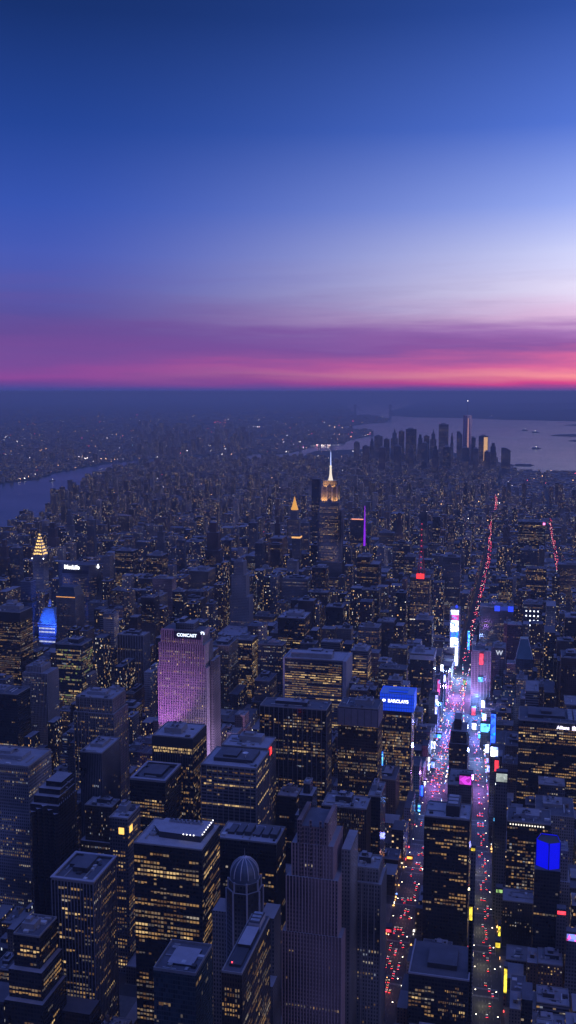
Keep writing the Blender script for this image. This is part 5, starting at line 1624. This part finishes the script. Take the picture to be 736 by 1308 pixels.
def side_Y(px, py, side, off=18.0):
    """distance at which the sight line through (px, py) meets the building line of an avenue"""
    best = None
    Y = 880
    while Y < 2300:
        X, z = z_at(px, py, Y)
        e = {'A-': AX - off, 'A+': AX + off, 'B+': bx_at(Y) + off, 'B-': bx_at(Y) - off}[side]
        d = abs(X - e)
        if z > 6 and (best is None or d < best[0]): best = (d, Y, X, z)
        Y += 4
    return best
LOCW = {'A-': 'on the east side of the left avenue', 'A+': 'between the two avenues', 'B+': 'on the west side of the right avenue', 'B-': 'between the two avenues'}
def billboard(px0, px1, py0, py1, side, k, label, Y=None, inset=0, name='billboard'):
    pc, pq = (px0 + px1) / 2, (py0 + py1) / 2
    if Y is None: Y = side_Y(pc, pq, side)[1]
    X0, X1 = z_at(px0, pq, Y)[0], z_at(px1, pq, Y)[0]
    z1, z0 = z_at(pc, py0, Y)[1], z_at(pc, py1, Y)[1]
    z0 = max(z0, 4)
    r = thing(name, label, 'billboard', ((X0 + X1) / 2, Y, 3))
    sub('screen', screen_mat(k), r, lambda m: m.box(X0, X1, Y - .6, Y - .1, z0, z1, bottom=True))
    def _(m):
        m.box(X0 - .6, X0 - .01, Y - .7, Y + .3, z0 - .6, z1 + .6, 0, bottom=True)
        m.box(X1 + .01, X1 + .6, Y - .7, Y + .3, z0 - .6, z1 + .6, 0, bottom=True)
        m.box(X0, X1, Y - .7, Y + .3, z1 + .01, z1 + .6, 0, bottom=True)
    sub('frame', darkm, r, _)
    if 'hotel' not in label or side != 'B+' or abs(Y - HOT[2] + 2) > .1: sub('host_wall', [fmat('grey'), roofd], r, lambda m: m.box(X0 - .4, X1 + .4, Y + .32, Y + 9, 3.2, z1 + 2, 0, 1))
    return r, (X0, X1, Y, z0, z1)

# screen-covered tower at the foot of the square
Yo = 2120.0
xo0, xo1 = x_at(575.6, Yo, 60), x_at(585.2, Yo, 60)
r = thing('screen_tower', 'narrow tower covered in a column of brilliant stacked screens in the bright square', 'tower', ((xo0 + xo1) / 2, Yo, 3))
zo = lambda py: z_at(580, py, Yo)[1]
sub('walls', [fmat('pale'), roofm], r, lambda m: m.box(xo0 - 3, xo1 + 3, Yo, Yo + 30, 3, zo(778), 0, 1))
for (ya, yb, k) in [(779.5, 785, 'white'), (785.6, 792, 'pink'), (792.6, 800, 'white'), (800.6, 807, 'white'), (807.6, 814, 'blue'), (814.6, 824, 'white'), (824.4, 834, 'white'), (834.4, 842, 'white'), (842.4, 850, 'white')]:
    sub('screen', screen_mat(k), r, lambda m: m.box(xo0 + (1.5 if k == 'pink' else 0), xo1, Yo - .8, Yo - .1, max(6, zo(yb)), zo(ya), bottom=True))
sub('roof_lamp', MC['panel_blue'], r, lambda m: m.lathe((xo0 + xo1) / 2 + 3, Yo + 8, [(0, zo(778)), (3.5, zo(776)), (0, zo(773))], 8))
for a in [(597.5, 600, 806, 830, 'B+', 'cyan', 'tall thin cyan light strip right of the tower covered in screens'),
          (563, 566.5, 849, 857, 'A-', 'white', 'small white screen left of the foot of the tower covered in screens'),
          (565, 569, 862, 871, 'A-', 'white', 'white screen on the left side of the bright square, lower of two'),
          (592, 595.5, 868, 878, 'B+', 'green', 'narrow green screen in the middle of the bright square'),
          (559, 562, 868, 888, 'A-', 'pink', 'narrow pink vertical sign on the left side of the bright square'),
          (556, 559, 888, 912, 'A-', 'lavender', 'narrow lavender vertical sign on the left side of the bright square'),
          (602.5, 607.5, 904, 919, 'B+', 'red', 'red and white screen below the purple washed hotel'),
          (603, 608.5, 924, 935, 'B+', 'white', 'white screen just below the red and white screen by the hotel'),
          (608.5, 611.5, 884, 903, 'B+', 'blue', 'thin blue vertical sign on the corner of the purple washed hotel'),
          (558, 563.5, 938, 944, 'A-', 'cyan', 'small bluish screen on the left avenue below the lavender vertical sign'),
          (552.5, 556, 947, 961, 'A-', 'white', 'tall white screen on the left avenue below the small bluish screen'),
          (551, 555.5, 973, 985, 'A-', 'lavender', 'lavender white screen on the left avenue beside the long white screen'),
          (545, 549, 967, 996, 'A-', 'white', 'long white vertical screen on the left avenue beside the blue crowned tower'),
          (537.5, 544, 998, 1002, 'A-', 'white', 'small wide white sign above the deep blue strips'),
          (534, 540.5, 1003, 1024, 'A-', 'blue', 'deep blue vertical sign on the left avenue'),
          (534, 537, 1028, 1039, 'A-', 'cyan', 'cyan dotted sign at the foot of the deep blue vertical sign'),
          (614, 626, 924.5, 935, 'B+', 'cyan', 'large pale blue screen on the right avenue below the hotel'),
          (611, 621, 938, 945, 'B+', 'cyan', 'light blue band screen below the large pale blue screen'),
          (627, 633, 912, 952, 'B+', 'blue', 'tall blue glowing wall panel on the right avenue'),
          (627, 636, 954, 966, 'B+', 'white', 'brilliant white square screen on the right avenue'),
          (632, 637, 971, 985, 'B+', 'red', 'red sign just below the brilliant white square screen'),
          (626, 630.5, 975, 984, 'B+', 'orange', 'orange white sign left of the red sign on the right avenue'),
          (634, 648, 988, 998.5, 'B+', 'dimwhite', 'grey white framed screen on the right avenue'),
          (633, 647, 1000.5, 1003, 'B+', 'white', 'thin white light bar below the grey white framed screen'),
          (632, 643, 1035, 1042.5, 'B+', 'dimwhite', 'pale yellowish screen, uppermost of three on the right avenue above the lamp row'),
          (631, 642, 1045, 1049, 'B+', 'cyan', 'blue band sign in the middle of three stacked signs on the right avenue'),
          (635, 643, 1051, 1054, 'B+', 'white', 'white band sign lowest of three stacked signs on the right avenue'),
          (602, 607, 1083, 1086.5, 'B-', 'yellow', 'small yellow sign beside the black tower between the avenues'),
          (599.5, 603.5, 1158, 1175, 'B-', 'yellow', 'glowing yellow vertical sign beside the black tower between the avenues'),
          (634, 642, 1136, 1140, 'B+', 'green', 'small greenish lit canopy on the right avenue'),
          (643.8, 647.6, 1237, 1268, 'B+', 'yellow', 'tall yellow vertical sign at the bottom of the right avenue'),
          (636.5, 639.2, 1183, 1201, 'B+', 'yellow', 'yellow vertical sign above the yellow hook shaped sign'),
          (633, 639, 1204, 1211, 'B+', 'yellow', 'yellow hook shaped sign low on the right avenue'),
          (520, 527, 1094, 1097, 'A-', 'orange', 'small orange sign low on the left avenue'),
          (489, 500, 1186.5, 1190, 'A-', 'red', 'red sign left of the left avenue near the bottom')]:
    billboard(*a)
rgs = random.Random(61)
for side in ('A-', 'B+'):
    for i in range(15):
        Yb = 1500 + i * 42 + rgs.uniform(-8, 8)
        e = AX - 19 if side == 'A-' else bx_at(Yb) + 19
        k = rgs.choice(['white', 'white', 'cyan', 'blue', 'lavender', 'white', 'pink', 'cyan'])
        z0 = rgs.uniform(6, 22); hh = rgs.uniform(5, 14); wd = rgs.uniform(3, 7)
        r = thing('screen', 'small glowing %s screen lining the %s side of the bright square' % ({'white': 'white', 'cyan': 'light blue', 'blue': 'deep blue', 'lavender': 'lavender', 'pink': 'pink'}[k], 'east' if side == 'A-' else 'west'), 'screen', (e, Yb, 3), 'small %s screens on the %s side of the square' % (k, 'east' if side == 'A-' else 'west'))
        sub('display', screen_mat(k), r, lambda m: m.box(e - wd / 2, e + wd / 2, Yb - .6, Yb - .1, z0, z0 + hh, bottom=True))
        sub('mount', darkm, r, lambda m: m.box(e - .4, e + .4, Yb - .05, Yb + .5, 3.2, z0 + hh + .4))
billboard(587, 602, 991, 1002, 'A+', 'magenta', 'magenta billboard on the low dark block between the two avenues', Y=foot_of(572, 602, 1004, 58, 60)[2] - 6)
for (p0, p1, q0, q1, k, Yb, lab) in [(712, 723, 1163.5, 1168, 'red', 985, 'red sign at the lower right below the blue lantern box'),
                                    (724, 738, 1193, 1202, 'pink', 960, 'pink framed sign at the right edge near the bottom'),
                                    (612.5, 617.5, 835, 849, 'red', None, 'red vertical sign on the face of the purple washed hotel'),
                                    (611, 617, 865, 871, 'cyan', None, 'small cyan sign on the lower face of the purple washed hotel'),
                                    (715, 720, 868, 874, 'yellow', 1700, 'single glowing yellow window sign at right above the black office tower')]:
    if Yb is None: Yb = HOT[2] - 2
    billboard(p0, p1, q0, q1, 'B+', k, lab, Y=Yb)
# long edge strips on two towers
for (p0, p1, q0, q1, Yb, k, lab) in [(487.3, 489.4, 960, 988, BCR[2] - 3, 'cyan', 'thin cyan and white strip down the left edge of the blue crowned tower'),
                                    (484, 487, 896, 918, BCR[2] - 3, 'pink', 'thin pink strip at the left corner of the blue crown')]:
    X0, X1 = z_at(p0, q0, Yb)[0], z_at(p1, q0, Yb)[0]
    o = sub('light_strip', screen_mat(k), None, lambda m: m.box(X0, X1, Yb - .5, Yb, z_at(p0, q1, Yb)[1], z_at(p0, q0, Yb)[1], bottom=True))
    tag(o, lab, 'light strip')

# coloured light of the square on street and walls, and the floodlights of the slab tower
def point(name, loc, e, c, size=1.5):
    l = bpy.data.lights.new(name, 'POINT')
    l.energy = e; l.color = c; l.shadow_soft_size = size
    o = bpy.data.objects.new(name, l)
    col.objects.link(o)
    o.location = loc
    return o
for k, Y in enumerate(range(1240, 2160, 115)):
    c = [(.24, .26, 1), (.12, .32, 1), (.55, .25, 1), (.30, .45, 1)][k % 4]
    e = 1.7e5 if Y > 1650 else 8e4 if Y > 1450 else 1.6e4
    point('screen_glow', (AX - 4, Y, 22), e, c, 4)
    point('screen_glow', (bx_at(Y) + 4, Y, 22), e, c, 4)
for Y in range(930, 1240, 70):
    point('street_light', (AX, Y, 13), 2.0e3, (1, .45, .35), 2)
    point('street_light', (bx_at(Y) - 3, Y, 13), 3.5e3, (.95, .85, .5), 2)
spot('floodlight', (HOT[0] - 20, HOT[2] - 60, 10), (HOT[0] + 6, HOT[2], 70), 4.5e5, (.7, .28, 1), 60, 3)
X0, X1, Y0, Y1, Z = ROCK
spot('floodlight', (X0 - 10, Y0 - 75, 70), (X0 + 8, Y0, 175), 1.0e6, (.70, .20, 1), 46, 3)
spot('floodlight', (X0 + 30, Y0 - 110, 60), (X0 + 38, Y0, 90), 1.1e6, (.62, .38, 1), 80, 3)
spot('floodlight', (X1 + 70, Y0 - 70, 40), (X1 + 10, Y0 + 25, 120), 1.1e6, (.66, .45, 1), 75, 3)

# ---- cars
bodyc = {'black': (.02, .02, .022), 'white': (.7, .7, .7), 'silver': (.35, .36, .38), 'yellow': (.65, .42, .03), 'dark blue': (.03, .05, .12)}
bodym = {k: mat_plain('paint_' + k.replace(' ', '_'), v, .35, .1, 0) for k, v in bodyc.items()}
glassm = mat_plain('car_glass', (.02, .025, .03), .1, 0, 0)
rubber = mat_plain('rubber', (.02, .02, .02), .8, 0, 0)
tailm = mat_emit('tail_light_red', (1, .03, .05), 9)
headm = mat_emit('headlight_white', (1, .9, .75), 10)
def car_proto(cn):
    r = bpy.data.objects.new('car', None)
    col.objects.link(r)
    r.location = (0, 0, 3.02)
    m = MB()
    side = [(-2.3, .35), (2.2, .35), (2.3, .75), (1.2, .95), (.7, 1.45), (-1.1, 1.48), (-1.9, 1.0), (-2.3, .9)]
    L_ = [(-.9, y, z + 3.02) for y, z in side]; R_ = [(.9, y, z + 3.02) for y, z in side]
    n = len(side)
    m.quad(L_[::-1]); m.quad(R_)
    for i in range(n): m.quad([L_[i], L_[(i + 1) % n], R_[(i + 1) % n], R_[i]])
    m.build('body', bodym[cn], r)
    g = MB()
    g.quad([(-.7, -1.88, 4.1), (.7, -1.88, 4.1), (.65, -1.2, 4.48), (-.65, -1.2, 4.48)])
    g.quad([(-.7, 1.2, 4.02), (.7, 1.2, 4.02), (.65, .78, 4.42), (-.65, .78, 4.42)])
    g.build('window', glassm, r)
    for sx in (-1, 1):
        h = MB(); h.box(sx * .64 - .24, sx * .64 + .24, -2.42, -2.31, 3.66, 3.98, bottom=True); h.build('tail_light', tailm, r)
        h = MB(); h.box(sx * .65 - .2, sx * .65 + .2, 2.31, 2.4, 3.6, 3.8, bottom=True); h.build('headlight', headm, r)
        for sy in (-1.4, 1.4):
            h = MB(); h.tube((sx * .92, sy, 3.36), (sx * .72, sy, 3.36), .33, 10); h.build('wheel', rubber, r)
    return r
protos = {k: car_proto(k) for k in bodyc}
first = {k: True for k in protos}
rg = random.Random(9)
def place_car(k, x, y, ang, label, group, full=True):
    p = protos[k]
    if first[k]:
        o = p; first[k] = False
        full = True
    else:
        o = p.copy(); col.objects.link(o)
        for ch in p.children:
            if not full and ch.name.split('.')[0] in ('wheel', 'headlight', 'window'): continue
            c = ch.copy(); c.parent = o; col.objects.link(c)
    o.location = (x, y, 3.02)
    o.rotation_euler = (0, 0, ang)
    o['label'] = label; o['category'] = 'car'; o['group'] = group
spots = []
angB = math.atan((B0[0] - B1[0]) / (B1[1] - B0[1]))
for (ya, yb, dens, av) in ((930, 1240, .22, 'A'), (1240, 1440, .16, 'A'), (1440, 1760, .62, 'A'), (1760, 2060, .3, 'A'), (905, 1010, .22, 'B'), (1010, 1180, .62, 'B'), (1180, 1420, .45, 'B'), (1420, 2000, .3, 'B')):
    y = ya
    while y < yb:
        for ln in ((-6.6, -3.3, 0, 3.3, 6.6) if av == 'A' else (-1.5, 1.8, 5.1)):
            if rg.random() < dens: spots.append((y + rg.uniform(-1, 1), ln + (2 if av == 'B' else 0), av))
        y += 8.5
rg.shuffle(spots)
spots = sorted(spots[:298])
sect = [(960, 'near the photo bottom'), (1120, 'beside the middle black tower'), (1330, 'above the middle black tower'), (1560, 'beside the blue crowned tower'), (1850, 'beyond the blue crowned tower'), (3000, 'at the bright square')]
for i, (y, ln, av) in enumerate(spots):
    k = rg.choices(['black', 'white', 'silver', 'yellow', 'dark blue'], [4, 3, 2, 4, 1])[0]
    w_ = [s_ for l_, s_ in sect if y < l_][0]
    nm = 'yellow cab' if k == 'yellow' else k + ' car'
    avn = 'left' if av == 'A' else 'right'
    place_car(k, (AX if av == 'A' else bx_at(y)) + ln, y, 0 if av == 'A' else angB, '%s with red tail lights on the %s avenue %s' % (nm, avn, w_), '%ss on the %s avenue %s' % (nm, avn, w_), y < 1350)
# far traffic on the two avenues, one glowing string
m = MB()
rg = random.Random(4)
def strag(xf, ya, yb, dens, lanes=(-5, -1.7, 1.7, 5)):
    y = ya
    while y < yb:
        for ln in lanes:
            if rg.random() < dens:
                x = xf(y) + ln
                m.box(x - .9, x + .9, y, y + 4.4, 3.3, 4.5, 0)
                for sx in (-.6, .6): m.box(x + sx - .35, x + sx + .35, y - .12, y - .01, 3.7, 4.1, 1 if rg.random() < .8 else 2)
        y += 8
AF = lambda y: (AX - 0.016 * (y - 3200) + 5 * math.sin(y / 260) if y > 3200 else AX)
strag(AF, 2200, 3300, .2)
strag(AF, 3300, 4000, .25)
strag(AF, 4000, 5900, .6)
strag(lambda y: AX + 235, 3400, 4900, .25)
strag(lambda y: AX - 275, 2400, 3500, .1)
kind(m.build('distant_traffic', [bodym['black'], mat_emit('far_tail_red', (1, .06, .12), 10), headm]), 'stuff')

# ---- street lamps
def lamp_proto():
    r = bpy.data.objects.new('street_lamp', None)
    col.objects.link(r)
    p = MB(); p.tube((0, 0, 0), (0, 0, 8.5), .12, 6, 0, .08); p.tube((0, 0, 8.5), (0, -2.2, 9.2), .07, 5); p.build('pole', metal, r)
    h = MB(); h.box(-.35, .35, -2.8, -1.9, 9.1, 9.35, bottom=True); h.build('lamp_head', mat_emit('lamp_head_glow', (1, .85, .6), 9), r)
    return r
lp = lamp_proto()
used_l = False
for Y in range(900, 2100, 40):
    for (xc_, av) in ((AX, 'left'), (bx_at(Y), 'right')):
        if av == 'right' and Y > 1800: continue
        for s_ in (-1, 1):
            if not used_l: o = lp; used_l = True
            else:
                o = lp.copy(); col.objects.link(o)
                for ch in lp.children:
                    c = ch.copy(); c.parent = o; col.objects.link(c)
            o.location = (xc_ + s_ * 12.5, Y, 3.05)
            o.rotation_euler = (0, 0, -s_ * math.pi / 2)
            sd = 'eastern' if s_ < 0 else 'western'
            part_ = 'lower' if Y < 1400 else 'upper'
            o['label'] = 'street lamp on the %s kerb of the %s stretch of the %s avenue' % (sd, part_, av)
            o['category'] = 'street lamp'
            o['group'] = 'street lamps on the %s kerb of the %s %s avenue' % (sd, part_, av)

# ---- shop fronts and small lights nobody could count
LM = [mat_emit('dot_white', (1, .9, .8), 3), mat_emit('dot_amber', (1, .5, .15), 3), mat_emit('dot_red', (1, .08, .08), 3), mat_emit('dot_blue', (.2, .35, 1), 3), mat_emit('dot_pink', (1, .15, .6), 2.5), mat_emit('dot_cyan', (.2, .8, 1), 2.5)]
m = MB()
rg = random.Random(31)
for Y in range(900, 2150, 7):
    for (xf, s_) in ((AX, -1), (AX, 1), (bx_at(Y), 1), (bx_at(Y), -1)):
        dens = .75 if Y > 1450 else .35
        if rg.random() < dens:
            x = xf + s_ * (14.6 if xf == AX else 16.6)
            k = rg.choices(range(6), [4, 3, 2, 3, 3, 1] if Y > 1400 else [3, 5, 1.5, .5, .5, .3])[0]
            z = rg.choice([3.6, 4, 5, 8, 12]) if Y > 1400 else rg.choice([3.6, 4.5])
            w_, h = rg.uniform(.6, 2.6), rg.uniform(.6, 2.4)
            m.box(x - .25, x + .25, Y, Y + w_, z, z + h, k)
            if rg.random() < .5: m.box(x - w_ / 2, x + w_ / 2, Y - .3, Y, z, z + h, k)
kind(m.build('shop_lights', LM), 'stuff')
m = MB()
for (xa, ya, yb, dens) in [(a, 700, 3600, .05) for a in AVES if a != AX]:
    for Y in range(ya, yb, 9):
        for s_ in (-1, 1):
            if rg.random() < dens:
                z = rg.choice([3.8, 5, 8])
                m.lathe(xa + s_ * 12, Y, [(0, z), (.8, z + .8), (0, z + 1.6)], 5, rg.choices(range(6), [4, 5, 1.5, .3, .3, 0])[0])
# cross streets
Yk = YN + 71
while Yk < 3600:
    for k in range(26):
        x = rg.uniform(-.5 * Yk, .3 * Yk)
        if rg.random() < .32: m.lathe(x, Yk, [(0, 4.5), (.7, 5.2), (0, 5.9)], 5, rg.choices(range(6), [3, 5, 1.5, .3, .2, 0])[0])
    Yk += 80
kind(m.build('street_lights', LM), 'stuff')
# lights of the far boroughs and the waterfront
m = MB()
rg = random.Random(41)
def dot(px, py, r_, k, z=9):
    x, y = at(px, py, z)
    m.lathe(x, y, [(0, z - r_), (r_, z), (0, z + r_)], 6, k)
for i in range(1900):
    px, py = rg.uniform(0, 520), 530 + 120 * rg.random() ** .9
    x, y = at(px, py, 9)
    inb = inside_poly((x, y), BRK)
    if not inb and not inside_poly((x, y), MAN): continue
    dot(px, py, y / 6000 * rg.choice([.8, .9, 1.1, 1.7]), rg.choices(range(6), [4, 6, 2.2, .4, .3, .2])[0])
for i in range(550):
    px, py = rg.uniform(60, 736), rg.uniform(600, 700)
    x, y = at(px, py, 22)
    if not inside_poly((x, y), MAN): continue
    dot(px, py, y / 6000 * rg.choice([.8, 1.0, 1.6]), rg.choices(range(6), [4, 6, 1.6, .8, .5, .2])[0], rg.choice([9, 25, 40]))
for (px, py, n, w_, h_, k) in [(325, 545, 14, 15, .5, 0), (106, 585, 14, 12, 4, 0), (130, 586, 8, 12, 2, 1), (212, 570, 6, 6, 1, 0), (180, 541, 3, 3, 1, 1), (127, 539, 4, 3, 3, 2), (25, 611, 8, 14, 2, 0), (114, 617, 4, 3, 2, 0),
                               (413, 568.5, 16, 18, .4, 0), (539, 529, 4, 12, .3, 0), (426, 562, 6, 6, 4, 0), (450, 558, 9, 14, 3, 1), (383, 571, 10, 10, 3, 4), (190, 600, 14, 30, 6, 1), (643, 613, 3, 8, 2, 0), (712, 606.5, 8, 30, .6, 1),
                               (582, 622, 8, 2, 8, 1), (40, 684, 10, 22, 3, 0), (430, 545, 8, 20, 4, 1), (282, 540, 5, 20, 3, 2), (60, 575, 8, 30, 10, 1), (150, 560, 8, 60, 12, 0)]:
    for i in range(n):
        y = at(px, py, 9)[1]
        dot(px + rg.uniform(-.5, .5) * w_, py + rg.uniform(-.5, .5) * h_, y / 6000 * rg.uniform(1.2, 2.2), k if rg.random() < .75 else rg.choice([0, 1, 2]))
for i in range(46):     # the glowing waterfront ramp
    f_ = rg.random()
    dot(104 + 15 * f_ + rg.uniform(-2, 2), 645 + 15 * f_, rg.uniform(1.0, 1.6), 2 if rg.random() < .7 else 4)
FL = [mat_emit('far_white', (1, .88, .8), 14), mat_emit('far_amber', (1, .5, .2), 14), mat_emit('far_red', (1, .08, .12), 12), mat_emit('far_blue', (.25, .4, 1), 12), mat_emit('far_pink', (1, .15, .5), 7), mat_emit('far_cyan', (.3, .8, 1), 7)]
kind(m.build('far_city_lights', FL), 'stuff')

# ---- bridges
def bridge(label, pa, pb, zdeck, ztow, fr=(.25, .75), w_=24, lit=0):
    (xa, ya), (xb, yb) = at(*pa, zdeck), at(*pb, zdeck)
    A_, B_ = Vector((xa, ya, 0)), Vector((xb, yb, 0))
    dd = (B_ - A_); nn = Vector((-dd.y, dd.x, 0)).normalized()
    r = thing('suspension_bridge', label, 'bridge', (xa, ya, 0))
    steelb = mat_plain('bridge_steel', (.22, .24, .28), .6)
    dk = MB()
    P = lambda f_, s_, z: tuple((A_ + dd * f_ + nn * s_) + Vector((0, 0, z)))
    q = [P(0, -w_ / 2, 0)[:2], P(1, -w_ / 2, 0)[:2], P(1, w_ / 2, 0)[:2], P(0, w_ / 2, 0)[:2]]
    dk.prism(q, zdeck - 4, zdeck, 0)
    dk.build('deck', steelb, r)
    for f_ in fr:
        tw = MB()
        for s_ in (-w_ / 2, w_ / 2): tw.tube(P(f_, s_, 0), P(f_, s_, ztow), w_ * .16, 6)
        for zz in (zdeck + (ztow - zdeck) * .45, ztow - 4): tw.tube(P(f_, -w_ / 2, zz), P(f_, w_ / 2, zz), w_ * .12, 5)
        tw.build('bridge_tower', steelb, r)
    for s_ in (-w_ / 2, w_ / 2):
        cb = MB()
        pts = []
        for i in range(41):
            f_ = i / 40
            if f_ < fr[0]: z = zdeck + (ztow - zdeck) * (f_ / fr[0]) ** 1.4
            elif f_ > fr[1]: z = zdeck + (ztow - zdeck) * ((1 - f_) / (1 - fr[1])) ** 1.4
            else: z = zdeck + 3 + (ztow - zdeck - 3) * (2 * (f_ - fr[0]) / (fr[1] - fr[0]) - 1) ** 2
            pts.append(P(f_, s_, z))
        for p, q_ in zip(pts, pts[1:]): cb.tube(p, q_, w_ * .03, 4)
        cb.build('cable', steelb, r)
    if lit:
        lt = MB()
        for i in range(40):
            p = P(i / 40, 0, zdeck + 3)
            lt.lathe(p[0], p[1], [(0, p[2] - lit), (lit, p[2]), (0, p[2] + lit)], 5)
        lt.build('deck_light', LM[0], r)['kind'] = 'stuff'
bridge('grey suspension bridge across the river at the left', (128, 600), (192, 594), 40, 100, (.3, .72), 30, 1.1)
bridge('farther suspension bridge with a white lit deck, above the spired skyscraper', (396, 570), (436, 568.5), 42, 100, (.3, .7), 30, 1.6)
bridge('faint suspension bridge at the mouth of the bay, near the horizon', (436, 530), (516, 529.5), 70, 300, (.22, .78), 90)

# ---- boats and piers
whitep = mat_plain('boat_white', (.75, .75, .78), .5, 0, 0)
def ferry(px, py, s_, label, rz):
    x, y = at(px, py, .5)
    r = thing('ferry', label, 'boat', (x, y, 0), None, 0)
    c, sn = math.cos(rz), math.sin(rz)
    T_ = lambda u, v: (x + c * u - sn * v, y + sn * u + c * v)
    hull = [T_(-30 * s_, -7 * s_), T_(22 * s_, -7 * s_), T_(34 * s_, 0), T_(22 * s_, 7 * s_), T_(-30 * s_, 7 * s_)]
    sub('hull', mat_plain('hull_dark', (.12, .1, .1), .5, 0, 0), r, lambda m: m.prism(hull, -1, 5 * s_))
    cab = [T_(-24 * s_, -5 * s_), T_(14 * s_, -5 * s_), T_(14 * s_, 5 * s_), T_(-24 * s_, 5 * s_)]
    sub('cabin', whitep, r, lambda m: m.prism(cab, 5 * s_, 12 * s_))
    sub('lamp', mat_emit('boat_lamp', (1, .9, .75), 5), r, lambda m: m.lathe(x, y, [(0, 12 * s_), (3 * s_, 14 * s_), (0, 17 * s_)], 6))
ferry(685, 573, 1.5, 'largest boat, a white ferry on the bay at the right', .4)
ferry(671, 550, 1.6, 'small boat farther out on the bay, right of the tallest downtown tower', -.3)
ferry(684, 552.5, 1.7, 'small lit boat on the far bay, rightmost of the two close together', .2)
ferry(628, 533, 2.5, 'tiny boat near the far shore under the horizon', 0)
ferry(67, 614, .8, 'small boat on the river at the left', 1.2)
for (pa, pb, lab) in (((655, 594), (682, 594), 'long dark pier right of the downtown towers'), ((690, 606), (735, 605), 'long lit pier at the right edge')):
    xa, ya = at(*pa, 3); xb, yb = at(*pb, 3)
    r = thing('pier', lab, 'pier', (xa, ya, 0))
    sub('deck', conc, r, lambda m: m.box(xa, xb, ya, ya + 45, -1, 3.6))
    sub('shed', [fmat('pale'), roofm], r, lambda m: m.box(xa + 20, xb - 20, ya + 8, ya + 37, 3.6, 12, 0, 1))
